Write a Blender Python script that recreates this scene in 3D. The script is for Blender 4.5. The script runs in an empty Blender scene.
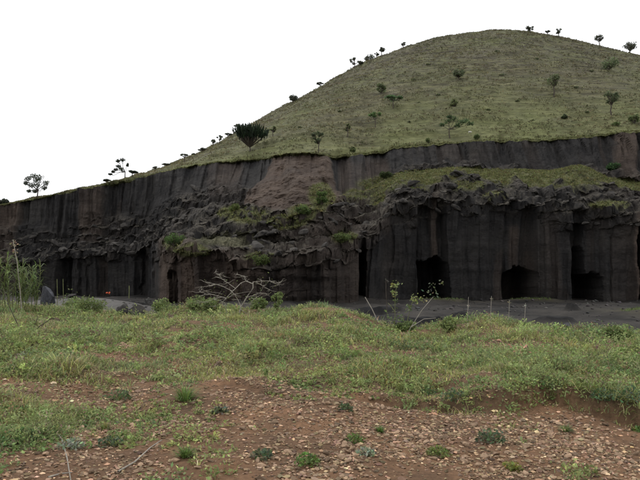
import bpy, math, random
import numpy as np

# ------------------------------------------------------------------ camera, sky, sun, exposure
SC = bpy.context.scene
COL = SC.collection
F = 610.0                     # focal length in photograph pixels (640 wide)
PITCH = math.atan(35 / F)
EYE = np.array([0.0, 0.0, 1.8])
cam = bpy.data.cameras.new('camera')
cam.sensor_width = 36.0
cam.lens = 36.0 * F / 640.0
cam.clip_start = 0.1
cam.clip_end = 6000
co = bpy.data.objects.new('camera', cam)
co.location = EYE
co.rotation_euler = (math.pi / 2 + PITCH, 0, 0)
COL.objects.link(co)
SC.camera = co

SUN_EL, SUN_AZ = math.radians(58), math.radians(-35)      # azimuth from +Y towards +X
world = bpy.data.worlds.new('World')
SC.world = world
world.use_nodes = True
nt = world.node_tree
nt.nodes.clear()
wo = nt.nodes.new('ShaderNodeOutputWorld')
bg = nt.nodes.new('ShaderNodeBackground')
sky = nt.nodes.new('ShaderNodeTexSky')
sky.sky_type = 'NISHITA'
sky.sun_disc = False
sky.sun_elevation = SUN_EL
sky.sun_rotation = SUN_AZ
sky.dust_density = 4.0
hsv = nt.nodes.new('ShaderNodeHueSaturation')
hsv.inputs['Saturation'].default_value = 0.25
mix = nt.nodes.new('ShaderNodeMix')
mix.data_type = 'RGBA'
mix.inputs[0].default_value = 0.85          # a closed sheet of white cloud over the clear sky
mix.inputs[7].default_value = (8.9, 9.0, 9.15, 1)
bg.inputs['Strength'].default_value = 0.13
nt.links.new(sky.outputs[0], hsv.inputs['Color'])
nt.links.new(hsv.outputs[0], mix.inputs[6])
nt.links.new(mix.outputs[2], bg.inputs['Color'])
nt.links.new(bg.outputs[0], wo.inputs[0])

sl = bpy.data.lights.new('sun', 'SUN')
sl.energy = 0.7
sl.angle = math.radians(25)
sl.color = (1.0, 0.97, 0.92)
so = bpy.data.objects.new('sun', sl)
so.rotation_euler = (math.pi / 2 - SUN_EL, 0, math.pi - SUN_AZ)
so.location = (-40, 20, 150)
COL.objects.link(so)

vs = SC.view_settings
vs.view_transform = 'Standard'
vs.look = 'None'
vs.exposure = 0.3
vs.gamma = 1.0
vs.use_curve_mapping = False
SC.cycles.max_bounces = 6

# ------------------------------------------------------------------ helpers
RNG = np.random.default_rng(7)
random.seed(7)


def rayxy(x, y):
    cx = (np.asarray(x, float) - 320) / F
    cy = (240 - np.asarray(y, float)) / F
    ry = math.cos(PITCH) - cy * math.sin(PITCH)
    rz = math.sin(PITCH) + cy * math.cos(PITCH)
    return cx / ry, rz / ry            # X and Z gained per metre of depth


def at(x, y, d):
    a, b = rayxy(x, y)
    return np.array([a * d, d, EYE[2] + b * d])


def px_of(P):
    """photograph pixel of world points (n,3)"""
    P = np.asarray(P, float) - EYE
    f = P[..., 1] * math.cos(PITCH) + P[..., 2] * math.sin(PITCH)
    u = -P[..., 1] * math.sin(PITCH) + P[..., 2] * math.cos(PITCH)
    return 320 + F * P[..., 0] / f, 240 - F * u / f


def _h(ix, iy, iz, seed):
    n = (ix * 374761393 + iy * 668265263 + iz * 2147483647 + seed * 974634777) & 0xffffffff
    n = ((n ^ (n >> 13)) * 1274126177) & 0xffffffff
    n = ((n ^ (n >> 16)) * 2246822519) & 0xffffffff
    return ((n ^ (n >> 15)) & 0xffffff) / float(0xffffff)


def vn(x, y=0.0, z=0.0, seed=0):
    """value noise in -1..1"""
    x, y, z = np.broadcast_arrays(np.asarray(x, float), np.asarray(y, float), np.asarray(z, float))
    ix, iy, iz = np.floor(x).astype(np.int64), np.floor(y).astype(np.int64), np.floor(z).astype(np.int64)
    fx, fy, fz = x - ix, y - iy, z - iz
    fx, fy, fz = [t * t * t * (t * (t * 6 - 15) + 10) for t in (fx, fy, fz)]
    r = 0
    for a in (0, 1):
        wx = fx if a else 1 - fx
        for b in (0, 1):
            wy = fy if b else 1 - fy
            for c in (0, 1):
                wz = fz if c else 1 - fz
                r = r + wx * wy * wz * _h(ix + a, iy + b, iz + c, seed)
    return r * 2 - 1


def fbm(x, y=0.0, z=0.0, seed=0, o=4, g=0.5):
    r, a, s = 0, 1.0, 0.0
    for k in range(o):
        f = 2.03 ** k
        r = r + a * vn(np.asarray(x) * f + 13.7 * k, np.asarray(y) * f - 7.1 * k, np.asarray(z) * f + 3.3 * k, seed + k)
        s += a
        a *= g
    return r / s


def cells(x, y=0.0, z=0.0, seed=0, sharp=5.0):
    """blocky noise along x: nearly flat steps with quick joints, smooth along z"""
    x = np.asarray(x, float)
    i = np.floor(x)
    f = np.clip((x - i - 0.5) * sharp + 0.5, 0, 1)
    return vn(i + f, y, z, seed)


def blocks(x, y, z, seed=0):
    """angular blocks of random offset"""
    return _h(np.floor(x).astype(np.int64), np.floor(y).astype(np.int64), np.floor(z).astype(np.int64), seed) * 2 - 1


def sst(e0, e1, x):
    t = np.clip((np.asarray(x, float) - e0) / (e1 - e0), 0, 1)
    return t * t * (3 - 2 * t)


def mesh_arr(name, V, faces, k, mat, cols=None, smooth=False):
    """mesh from numpy arrays; faces (n,k) of one size"""
    V = np.ascontiguousarray(V, dtype=np.float32)
    faces = np.ascontiguousarray(faces, dtype=np.int32)
    me = bpy.data.meshes.new(name)
    me.vertices.add(len(V))
    me.vertices.foreach_set('co', V.ravel())
    n = len(faces)
    me.loops.add(n * k)
    me.loops.foreach_set('vertex_index', faces.ravel())
    me.polygons.add(n)
    me.polygons.foreach_set('loop_start', np.arange(0, n * k, k, dtype=np.int32))
    me.polygons.foreach_set('loop_total', np.full(n, k, dtype=np.int32))
    me.polygons.foreach_set('use_smooth', np.full(n, smooth, dtype=bool))
    me.update(calc_edges=True)
    if cols is not None:
        c = np.ones((len(V), 4), dtype=np.float32)
        c[:, :3] = cols
        a = me.color_attributes.new('tint', 'FLOAT_COLOR', 'POINT')
        a.data.foreach_set('color', c.ravel())
    if mat is not None:
        me.materials.append(mat)
    return me


def obj(name, me, parent=None, loc=None):
    o = bpy.data.objects.new(name, me)
    COL.objects.link(o)
    if parent is not None:
        o.parent = parent
    if loc is not None:
        o.location = [float(c) for c in loc]
    return o


def tag(o, label=None, cat=None, group=None, kind=None):
    if label:
        o['label'] = label
    if cat:
        o['category'] = cat
    if group:
        o['group'] = group
    if kind:
        o['kind'] = kind
    return o


def thing(name, label, cat, loc, group=None):
    o = bpy.data.objects.new(name, None)
    o.empty_display_size = 0.3
    COL.objects.link(o)
    o.location = [float(c) for c in loc]
    return tag(o, label, cat, group)


def grid_faces(nr, nc):
    i = np.arange(nr * nc).reshape(nr, nc)
    return np.stack([i[:-1, :-1], i[:-1, 1:], i[1:, 1:], i[1:, :-1]], -1).reshape(-1, 4)


# ---- materials
def new_mat(name):
    m = bpy.data.materials.new(name)
    m.use_nodes = True
    n = m.node_tree
    b = n.nodes['Principled BSDF']
    b.inputs['Roughness'].default_value = 0.9
    b.inputs['Specular IOR Level'].default_value = 0.15
    return m, n, b


class NB:
    """tiny node helper"""
    def __init__(s, n):
        s.n = n

    def coord(s, scale=(1, 1, 1)):
        g = s.n.nodes.new('ShaderNodeNewGeometry')
        m = s.n.nodes.new('ShaderNodeMapping')
        m.inputs['Scale'].default_value = scale
        s.n.links.new(g.outputs['Position'], m.inputs['Vector'])
        return m.outputs[0]

    def noise(s, vec, scale=1.0, detail=4, rough=0.55):
        t = s.n.nodes.new('ShaderNodeTexNoise')
        t.inputs['Scale'].default_value = scale
        t.inputs['Detail'].default_value = detail
        t.inputs['Roughness'].default_value = rough
        s.n.links.new(vec, t.inputs['Vector'])
        return t.outputs['Fac']

    def ramp(s, fac, lo, hi, a=0.0, b=1.0):
        m = s.n.nodes.new('ShaderNodeMapRange')
        m.inputs[1].default_value = lo
        m.inputs[2].default_value = hi
        m.inputs[3].default_value = a
        m.inputs[4].default_value = b
        s.n.links.new(fac, m.inputs[0])
        return m.outputs[0]

    def mixc(s, fac, a, b, mode='MIX'):
        m = s.n.nodes.new('ShaderNodeMix')
        m.data_type = 'RGBA'
        m.blend_type = mode
        for k, v in ((0, fac), (6, a), (7, b)):
            if isinstance(v, (int, float)):
                m.inputs[k].default_value = v
            elif isinstance(v, tuple):
                m.inputs[k].default_value = v + (1,) if len(v) == 3 else v
            else:
                s.n.links.new(v, m.inputs[k])
        return m.outputs[2]

    def math(s, op, a, b):
        m = s.n.nodes.new('ShaderNodeMath')
        m.operation = op
        for k, v in ((0, a), (1, b)):
            if isinstance(v, (int, float)):
                m.inputs[k].default_value = v
            else:
                s.n.links.new(v, m.inputs[k])
        return m.outputs[0]

    def attr(s, name='tint'):
        a = s.n.nodes.new('ShaderNodeAttribute')
        a.attribute_name = name
        return a

    def rgb(s, col):
        q = s.n.nodes.new('ShaderNodeSeparateColor')
        s.n.links.new(col, q.inputs[0])
        return q.outputs

    def bump(s, h, b, strength=0.5, dist=0.1):
        m = s.n.nodes.new('ShaderNodeBump')
        m.inputs['Strength'].default_value = strength
        m.inputs['Distance'].default_value = dist
        s.n.links.new(h, m.inputs['Height'])
        s.n.links.new(m.outputs[0], b.inputs['Normal'])

    def out(s, col, b):
        s.n.links.new(col, b.inputs['Base Color'])


def mat_cliff():
    m, n, b = new_mat('quarry_rock')
    k = NB(n)
    R, G, B = k.rgb(k.attr().outputs['Color'])[:3]
    streak = k.noise(k.coord((1.1, 1.1, 0.07)), 1.0, 5, 0.6)
    blot = k.noise(k.coord((1, 1, 1)), 0.22, 5, 0.6)
    fine = k.noise(k.coord((1, 1, 1.6)), 2.2, 6, 0.7)
    strata = k.noise(k.coord((0.05, 0.05, 1.0)), 2.4, 4, 0.6)
    grey = k.mixc(k.ramp(streak, 0.3, 0.7), (0.014, 0.0138, 0.0148), (0.039, 0.0365, 0.0355))
    grey = k.mixc(k.ramp(blot, 0.42, 0.68, 0, 0.6), grey, (0.050, 0.046, 0.042))
    brown = k.mixc(k.ramp(blot, 0.35, 0.65), (0.062, 0.045, 0.036), (0.112, 0.083, 0.065))
    c = k.mixc(R, grey, brown)
    c = k.mixc(B, c, k.mixc(k.ramp(fine, 0.35, 0.65), (0.036, 0.032, 0.028), (0.125, 0.110, 0.088)))
    c = k.mixc(k.math('MULTIPLY', k.ramp(strata, 0.45, 0.7), 0.25), c, (0.018, 0.017, 0.017))
    gr = k.mixc(k.ramp(fine, 0.35, 0.65), (0.085, 0.09, 0.038), (0.165, 0.165, 0.075))
    c = k.mixc(G, c, gr)
    v = k.ramp(fine, 0.25, 0.75, 0.72, 1.25)
    c = k.mixc(1.0, c, v, 'MULTIPLY')
    k.out(c, b)
    grit = k.noise(k.coord((1, 1, 1.3)), 5.0, 6, 0.75)
    k.bump(k.math('ADD', fine, k.math('MULTIPLY', grit, 0.6)), b, 0.9, 0.3)
    return m


def mat_hill():
    m, n, b = new_mat('hill_pasture')
    k = NB(n)
    ter = k.noise(k.coord((0.16, 0.16, 1.1)), 1.0, 6, 0.65)
    blot = k.noise(k.coord((1, 1, 1)), 0.05, 5, 0.6)
    fine = k.noise(k.coord((0.6, 0.6, 2.0)), 1.2, 6, 0.7)
    c = k.mixc(k.ramp(ter, 0.36, 0.64), (0.062, 0.057, 0.038), (0.148, 0.138, 0.075))
    c = k.mixc(k.ramp(blot, 0.4, 0.65, 0, 0.55), c, (0.115, 0.130, 0.052))
    RGB = k.rgb(k.attr().outputs['Color'])
    R = RGB[0]
    st = k.noise(k.coord((0.28, 0.28, 1.5)), 1.0, 6, 0.7)
    bare = k.math('MULTIPLY', k.ramp(st, 0.45, 0.58), k.ramp(RGB[1], 0, 1, 0.25, 0.9))
    c = k.mixc(bare, c, (0.048, 0.041, 0.032))      # bare soil along the cattle tracks, more of it higher up
    # trampled, greener pasture near the rim
    c = k.mixc(k.math('MULTIPLY', R, 0.6), c, (0.155, 0.170, 0.065))
    c = k.mixc(1.0, c, k.ramp(fine, 0.28, 0.72, 0.55, 1.4), 'MULTIPLY')
    k.out(c, b)
    k.bump(fine, b, 0.8, 0.4)
    return m


def mat_ash():
    m, n, b = new_mat('quarry_ash')
    k = NB(n)
    R, G, B = k.rgb(k.attr().outputs['Color'])[:3]
    blot = k.noise(k.coord((1, 1, 1)), 0.25, 5, 0.6)
    fine = k.noise(k.coord((1, 1, 1)), 3.0, 6, 0.7)
    c = k.mixc(k.ramp(blot, 0.35, 0.65), (0.015, 0.0142, 0.0138), (0.046, 0.041, 0.036))
    c = k.mixc(R, c, k.mixc(blot, (0.085, 0.080, 0.076), (0.12, 0.113, 0.105)))
    c = k.mixc(G, c, (0.007, 0.007, 0.008))  # G: shade of the floor hollows, painted in near-black
    c = k.mixc(B, c, (0.085, 0.075, 0.045))
    c = k.mixc(1.0, c, k.ramp(fine, 0.25, 0.75, 0.7, 1.25), 'MULTIPLY')
    k.out(c, b)
    k.bump(fine, b, 0.6, 0.12)
    return m


def mat_earth():
    m, n, b = new_mat('red_brown_earth')
    k = NB(n)
    R = k.rgb(k.attr().outputs['Color'])[0]      # soil under the sward
    blot = k.noise(k.coord((1, 1, 1)), 0.9, 5, 0.6)
    fine = k.noise(k.coord((1, 1, 1)), 14.0, 6, 0.7)
    c = k.mixc(k.ramp(blot, 0.35, 0.65), (0.090, 0.054, 0.032), (0.185, 0.102, 0.055))
    c = k.mixc(R, c, k.mixc(blot, (0.060, 0.047, 0.029), (0.110, 0.085, 0.048)))
    c = k.mixc(1.0, c, k.ramp(fine, 0.3, 0.7, 0.6, 1.35), 'MULTIPLY')
    k.out(c, b)
    k.bump(fine, b, 0.9, 0.03)
    return m


def mat_leaf(name, rough=0.6, trans=0.3):
    m, n, b = new_mat(name)
    k = NB(n)
    a = k.attr()
    k.out(a.outputs['Color'], b)
    b.inputs['Roughness'].default_value = rough
    b.inputs['Specular IOR Level'].default_value = 0.25
    t = n.nodes.new('ShaderNodeBsdfTranslucent')
    n.links.new(a.outputs['Color'], t.inputs['Color'])
    mx = n.nodes.new('ShaderNodeMixShader')
    mx.inputs[0].default_value = trans
    n.links.new(b.outputs[0], mx.inputs[1])
    n.links.new(t.outputs[0], mx.inputs[2])
    n.links.new(mx.outputs[0], n.nodes['Material Output'].inputs[0])
    return m


def mat_plain(name, c0, c1, scale=6.0, rand=0.0, bump=0.3, bd=0.02, rough=0.9):
    m, n, b = new_mat(name)
    k = NB(n)
    f = k.noise(k.coord((1, 1, 1)), scale, 5, 0.65)
    c = k.mixc(k.ramp(f, 0.3, 0.7), c0, c1)
    if rand:
        oi = n.nodes.new('ShaderNodeObjectInfo')
        v = k.ramp(oi.outputs['Random'], 0, 1, 1 - rand, 1 + rand)
        c = k.mixc(1.0, c, v, 'MULTIPLY')
    k.out(c, b)
    k.bump(f, b, bump, bd)
    b.inputs['Roughness'].default_value = rough
    return m


M_CLIFF, M_HILL, M_ASH, M_EARTH = mat_cliff(), mat_hill(), mat_ash(), mat_earth()
M_LEAF = mat_leaf('foliage', 0.6, 0.38)
M_GRASS = mat_leaf('grass_blades', 0.55, 0.4)
M_TREE = mat_leaf('tree_leaves', 0.6, 0.5)
M_BARK = mat_plain('grey_brown_bark', (0.05, 0.042, 0.034), (0.095, 0.08, 0.066), 8)
M_PALEBARK = mat_plain('bleached_bark', (0.20, 0.18, 0.15), (0.36, 0.33, 0.28), 20)
M_GREENSTEM = mat_plain('green_stem', (0.10, 0.115, 0.045), (0.17, 0.18, 0.085), 20)
M_ROCK = mat_plain('cinder_rock', (0.022, 0.021, 0.021), (0.075, 0.068, 0.060), 1.6, 0.3, 0.6, 0.1)
M_DARKROCK = mat_plain('blue_grey_lava', (0.012, 0.013, 0.017), (0.060, 0.063, 0.076), 5.0, 0.1, 0.6, 0.1, 0.55)
M_STONE = mat_plain('reddish_stone', (0.15, 0.10, 0.065), (0.32, 0.22, 0.145), 25, 0.5, 0.4, 0.01)
M_RED = mat_plain('orange_cloth', (0.42, 0.075, 0.035), (0.60, 0.14, 0.06), 6, 0, 0.2)
M_WHITE = mat_plain('white_hide', (0.62, 0.60, 0.56), (0.80, 0.78, 0.74), 6, 0, 0.2)

# ------------------------------------------------------------------ quarry face and hill: one surface, column by column
#      x     yB   dB    yC   dC    yD   dD    yS   dS   dA
KEY = np.array([
    (-220, 264, 121.5, 252, 126, 232, 128, 226, 150, 122.5),
    (0,    258, 119.5, 246, 123, 205, 125, 203, 146, 120.5),
    (20,   262, 119,   250, 122, 201, 124, 199, 146, 120),
    (50,   258, 117,   243, 122, 195.5, 124, 193, 147, 118.5),
    (80,   250, 117,   240, 121, 190, 123, 188, 150, 118),
    (103,  252, 116,   238, 121, 185.5, 123, 183, 154, 117),
    (135,  250, 113,   232, 119, 178, 122, 176.5, 160, 115),
    (150,  245, 110,   228, 117, 174.5, 121, 171.5, 165, 112),
    (163,  247, 91,    222, 113, 171.5, 121, 167.5, 169, 93),
    (177,  246, 85,    215, 110, 168, 120, 162.5, 174, 87),
    (200,  251, 82,    208, 108, 163.5, 119, 153, 183, 84),
    (230,  258, 80.5,  202, 104, 160, 117, 136, 194, 83),
    (250,  261, 80,    206, 99,  159, 115, 124.5, 200, 82),
    (262,  262, 80,    212, 96,  158.5, 113, 118, 203, 82),
    (290,  258, 80,    215, 93,  156.5, 109, 103, 210, 82),
    (320,  255, 81,    212, 93,  156, 110, 86, 216, 83),
    (345,  248, 84,    205, 96,  155, 112, 72.5, 221, 86),
    (365,  240, 88,    195, 101, 154, 114, 63.5, 225, 90),
    (385,  215, 92,    180, 107, 151, 114.5, 55, 228, 94),
    (400,  205, 93,    172, 109, 147.5, 115, 49.5, 231, 95),
    (450,  198, 94,    168, 110, 144, 115, 36, 237, 96),
    (500,  200, 94,    170, 110, 141, 115, 30, 240, 96),
    (550,  205, 93,    172, 109, 140, 114, 34.5, 240, 95),
    (585,  208, 93,    170, 108, 138, 113, 41, 239, 95),
    (610,  210, 93,    178, 107, 135, 112, 46, 238, 95),
    (640,  212, 92,    182, 105, 131, 111, 53.5, 236, 94),
    (860,  222, 90,    195, 102, 118, 107, 120, 225, 92)], float)
xs = np.unique(np.concatenate([np.arange(-220, -20, 3.5), np.arange(-20, 661, 0.85), np.arange(661, 861, 3.5)]))
NC = len(xs)


def key(c):
    v = np.interp(xs, KEY[:, 0], KEY[:, c])
    w = np.ones(9) / 9                       # soften the kinks between keyed columns
    return np.convolve(np.pad(v, 4, 'edge'), w, 'valid')


yB, dB, yC, dC, yD, dD, yS, dS, dA = [key(c) for c in range(1, 10)]
# the crest line of the hill as the photograph shows it
SIL = np.array([(-220, 232), (0, 207), (100, 188), (150, 172), (175, 164), (200, 153), (225, 139), (250, 125), (275, 111), (300, 98),
                (325, 84), (350, 70), (375, 59), (400, 49.5), (425, 42), (450, 36), (475, 32), (500, 30), (525, 31), (550, 34.5),
                (575, 39), (600, 45), (640, 54), (860, 120)], float)
yS = np.interp(xs, SIL[:, 0], SIL[:, 1])
yS = np.convolve(np.pad(yS, 14, 'edge'), np.ones(29) / 29, 'valid')
yB = yB + 4.5 * fbm(xs / 14, seed=3, o=4)
yDj = yD + 2.4 * fbm(xs / 8, seed=4, o=5, g=0.6)
dDj = dD + 1.4 * fbm(xs / 7, seed=5, o=4, g=0.6)      # the broken rim
FLOOR = -2.2


def zof(y, d):
    return EYE[2] + rayxy(0, y)[1] * d


zB, zC, zD, zS = zof(yB, dB), zof(yC, dC), zof(yD, dD), zof(yS, dS)
zDj = zof(yDj, dDj)
zA = np.full(NC, FLOOR - 0.9)
N1, N2, N3, N4, N5 = 120, 105, 110, 150, 16


def seg(d0, z0, d1, z1, n, bulge=0.0):
    t = np.linspace(0, 1, n, endpoint=False)[:, None]
    return d0 + (d1 - d0) * t, z0 + (z1 - z0) * t + bulge * np.sin(np.pi * t), np.broadcast_to(t, (n, NC))


sg = [seg(dA, zA, dB, zB, N1), seg(dB, zB, dC, zC, N2), seg(dC, zC, dDj, zDj, N3)]
# hill: slope falls off linearly so that the crest is tangent to the line of sight
t = np.linspace(0, 1, N4)[:, None] ** 1.15
L = dS - dD
mean = (zS - zD) / L
mS = (zS - EYE[2]) / dS
mS = np.minimum(mS, mean + 0.02)
m0 = 2 * mean - mS
dH = dD + L * t
zH = zD + m0 * L * t + (mS - m0) * L * t * t / 2
dk = np.clip(1 - np.arange(N4)[:, None] / 12.0, 0, 1) ** 2
dH = dH + (dDj - dD) * dk
zH = zH + (zDj - zD) * dk
tb = np.linspace(0, 1, N5 + 1)[1:, None]
LB = 230.0
dX = dS + LB * tb
zX = zS + mS * LB * tb - (mS + 0.62) * LB * tb * tb / 1.25
zX = np.maximum(zX, -3.0 - 4 * tb)
D = np.concatenate([sg[0][0], sg[1][0], sg[2][0], dH, dX])
Z = np.concatenate([sg[0][1], sg[1][1], sg[2][1], zH, zX])
T1 = np.zeros_like(D)
NR = len(D)
rows = np.arange(NR)[:, None]
rA, rB, rC, rD, rS = 0, N1, N1 + N2, N1 + N2 + N3, N1 + N2 + N3 + N4 - 1
X2 = np.broadcast_to(xs[None, :], D.shape)
XW = rayxy(xs, 240)[0][None, :] * D
ypx = 240 - F * np.tan(np.arctan((Z - EYE[2]) / D) - PITCH)      # undisplaced picture row, used to place features

# --- lower wall: pillars and slots, upper wall: faces and recesses (x, metres back)
LOWP = np.array([(-220, 0), (-60, 1), (0, 0), (17, 0), (20, 1.8), (28, 1.2), (40, .4), (56, .2), (60, 2.2), (68, 2.4), (72, .3), (98, 0),
                 (101, .9), (136, .5), (140, 2.2), (150, 1), (158, -.6), (172, -1), (176, .9), (180, .7), (183, -.3), (200, -.6), (203, 1.1),
                 (222, 1.3), (227, 0), (262, -.3), (268, 0), (297, -.3), (301, 1.0), (318, .8), (321, -.4), (340, -.5), (344, .3), (358, .1), (360, 3.2),
                 (364, 3.2), (366, -.3), (387, -.5), (390, .3), (416, .1), (419, 2.6), (431, 2.3), (433, 1.6), (438, 1.6), (440, 2.6), (444, 2.8), (447, .1),
                 (475, -.3), (478, .1), (504, 0), (507, 1.5), (518, 1.2), (531, 2.2), (534, 1.6), (537, .0), (572, .1), (575, 2.4), (581, 2.6), (584, .4), (601, .2),
                 (604, -.3), (630, -.1), (632, -.9), (636, -.8), (638, 3), (648, 3), (650, 0), (700, 0), (704, 1.5), (720, 1.2), (724, 0), (860, 0)], float)
UPP = np.array([(-220, 0), (0, -.4), (17, -.5), (20, 1.4), (30, 1.2), (48, .9), (52, .2), (58, .7), (64, .1), (70, .6), (78, .2), (80, -.6), (102, -.8), (105, 1.5),
                (134, 1.5), (137, .2), (150, .4), (160, -.2), (178, .4), (182, 1.2), (205, .8), (208, -.1), (222, .2), (226, 1.6), (240, 2.0), (250, 2.2), (258, 1.6),
                (266, -.2), (328, -.2), (335, 2.6), (345, 2.8), (350, .2), (362, 0), (366, 1.8), (384, 2), (389, 1.2), (396, 1.4), (402, .4), (424, .4), (428, 1.0),
                (440, .5), (455, .2), (470, .8), (476, .3), (492, .1), (496, 1), (512, .4), (528, 0), (533, .9), (548, .3), (566, .7), (590, .2), (612, .7), (616, .7),
                (623, -.9), (637, -1.0), (643, .3), (700, 0), (860, 0)], float)


def rowseg(a, b):
    r = np.clip((rows - a) / (b - a), 0, 1)
    return np.broadcast_to(r, D.shape)


tAB, tBC, tCD = rowseg(rA, rB), rowseg(rB, rC), rowseg(rC, rD)
inAB, inBC, inCD, inH = (rows < rB), (rows >= rB) & (rows < rC), (rows >= rC) & (rows < rD), rows >= rD
inAB, inBC, inCD, inH = [np.broadcast_to(q, D.shape) for q in (inAB, inBC, inCD, inH)]
wob = 2.5 * fbm(XW / 6, 0, Z / 5, 20, 3)                      # edges of the pillars wander a little
low = np.interp(X2 + wob, LOWP[:, 0], LOWP[:, 1])
upp = np.interp(X2 + wob, UPP[:, 0], UPP[:, 1])
# wallness: 1 on the sheer faces, 0 on rubble and grass
rag = 0.20 * fbm(XW / 3.5, 0, Z / 3.5, 21, 3)
wall = np.where(inAB, 1 - sst(0.74, 0.97, tAB + rag), 0.0)
wall = np.where(inCD, sst(0.02, 0.22, tCD + rag), wall)
wall = np.where(inCD & (X2 < 250), sst(0.12, 0.5, tCD + rag * 1.6 + 0.18 * vn(X2 / 40, 0, 0, 30)), wall)
bxn = X2 + 13 * fbm(XW / 5, 0, Z / 5, 42, 4)
bx = (bxn - 300 + 6 * (1 - tCD)) / (31 + 22 * (1 - tCD))
bod = np.sqrt(np.clip(1 - bx * bx, 0, 1))                       # round body of the bare red buttress standing out from the wall
cone = sst(0.0, 0.35, 1 - bx * bx) * inCD
edge = np.where(inH, np.clip(1 - (rows - rD) / 6.0, 0, 1), 1.0)
wallH = np.where(inH, 0.6 * edge, wall)
xf = XW + 0.5 * vn(XW / 4, 0, Z / 6, 29)
flute = 0.55 * cells(xf / 2.3, 0, Z / 30, 31) + 0.42 * cells(xf / 0.95, 0, Z / 16, 32) + 0.12 * vn(XW / 0.35, 0, Z / 5, 33)
wx, wz = XW + 0.7 * vn(XW / 1.6, D / 1.6, Z / 1.6, 44), Z + 0.6 * vn(XW / 1.8, D / 1.8, Z / 1.8, 45) - 0.2 * XW
blk = 0.55 * blocks(wx / 1.7, D / 2.2, wz / 1.2, 46) + 0.35 * blocks(wx / 0.8 + 3, D / 1.1, wz / 0.6, 47)
big = 0.9 * fbm(XW / 9, 0, Z / 40, 34, 2)
rough = fbm(XW / 2.4, D / 2.4, Z / 2.4, 35, 5, 0.55)
lump = 1 - 2 * np.abs(fbm(XW / 4.2, D / 4.2, Z / 3.2, 36, 5, 0.55))
ledge = vn(XW / 12, D / 12, Z / 0.9, 37)
dy = np.zeros_like(D)
dy += wallH * (1 - 0.75 * cone) * (flute * np.where(inCD, 1.5, 1.0) + big + 0.38 * rough + 0.10 * ledge)
tb_ = np.clip(tAB, 0, 1)
dy += inAB * low * sst(1.06, 0.86, tb_)
dy += inCD * upp * (0.35 + 0.65 * wall) * (1 - 0.6 * cone)
dy += inAB * np.exp(-((X2 - 255) / 75) ** 4) * (0.45 * ledge + 0.5 * rough + 0.45 * blk)
dy += (inH * edge) * upp * 0.6
rub = np.where(inH, 0, 1 - wall)
gn = fbm(XW / 3.0, D / 3.0, Z / 3.0, 72, 4)
soft = sst(-0.45, 0.05, gn + 1.1 * (tBC - 0.45) + 0.5 * np.exp(-((X2 - 580) / 30) ** 2)) * inBC * sst(350, 395, X2) * sst(0.30, 0.55, tBC + 0.3 * gn)
calm = 1 - 0.85 * soft
dy += rub * (-1.3 * lump + 0.9 * rough + 0.8 * blk) * (1 - 0.7 * cone) * calm
gull = np.abs(vn(XW / 2.2 + 0.5 * vn(XW / 5, 0, Z / 5, 41), 0, Z / 16, 40))
dy -= inCD * bod * (2.6 + 2.8 * sst(1.0, 0.35, tCD))
dy -= inBC * bod * 5.4 * sst(0.25, 1.0, tBC)
dy -= inH * edge * bod * 2.6
dy += 3.2 * np.exp(-((tBC - .27) / .10) ** 2) * inBC * sst(196, 214, bxn) * sst(286, 268, bxn)
dy += 2.4 * np.exp(-((tBC - .35) / .10) ** 2) * inBC * sst(312, 322, bxn) * sst(372, 360, bxn)
dy += cone * (3.4 * (0.5 - gull) + 1.3 * rough + 0.15 * blk)
stp = 1.7
zr = Z - 0.16 * XW + 1.6 * fbm(XW / 7, D / 7, 0, 43, 3) + 0.5 * rough
fr = zr / stp - np.floor(zr / stp)
dz = rub * (0.5 * lump + 0.4 * rough + 0.35 * blk * (1 - cone) + 0.85 * stp * (sst(0.55, 0.9, fr) - fr) * (1 - cone)) * sst(0.0, 0.15, tAB) * calm
# a grassed heap of tipped soil on the right-hand bench, a smaller one beside it
for (hx, hw, ht, hs, hh) in ((578, 30, 0.62, 0.30, 2.6), (520, 26, 0.72, 0.25, 0.9), (455, 30, 0.6, 0.3, 0.9), (400, 18, 0.55, 0.3, 0.7),
                             (188, 14, 0.08, 0.12, 0.9), (238, 30, 0.55, 0.25, 0.8), (270, 20, 0.2, 0.2, 0.7), (632, 16, 0.3, 0.2, 0.8)):
    dz += inBC * hh * np.exp(-((X2 - hx) / hw) ** 2 - ((tBC - ht) / hs) ** 2)
# caves and slots cut into the foot of the wall: x0 x1 ytop depth
for (x0, x1, yt, dep) in ((418, 447, 258, 9.0), (506, 536, 268, 9.0), (577, 601, 274, 10.0), (579, 585, 245, 5.0), (636, 650, 232, 8.0), (170.5, 176.5, 270, 2.5),
                          (80, 90, 258, 1.0), (61, 68, 255, 1.2), (359, 365, 245, 5.0), (140, 147, 250, 1.2)):
    xm, hw = (x0 + x1) / 2, (x1 - x0) / 2
    yy = ypx + 7.0 * fbm(X2 / 9, 0, ypx / 14, 50 + int(x0), 4)
    xx = X2 + 3.0 * fbm(X2 / 15, 0, ypx / 12, 51 + int(x0), 4)
    arch = yt + 4 * ((xx - xm) / hw) ** 2
    mask = sst(hw + 0.8, hw - 0.8, np.abs(xx - xm)) * sst(arch - 1.5, arch + 1.5, yy) * inAB
    dy += mask * dep
# hill relief: terracettes along the contours, hummocks
hh = np.where(inH, 1 - edge, 0)
hb = np.clip((rows - rD) / 30.0, 0, 1)
dzh = 0.55 * fbm(XW / 14, D / 14, 0, 60, 3) * hb + 0.50 * vn(XW / 5.5, 0, (Z + 0.4 * vn(XW / 9, D / 9, 0, 62)) / 0.75, 61) \
    + 0.16 * vn(XW / 1.6, D / 1.6, 0, 63)
dz += hh * dzh * np.where(rows > rS, 0.6, 1.0)
fade = sst(0, 0.04, tAB)
P = np.stack([XW + 0.25 * rub * rough, D + dy, Z + dz], -1)
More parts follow.
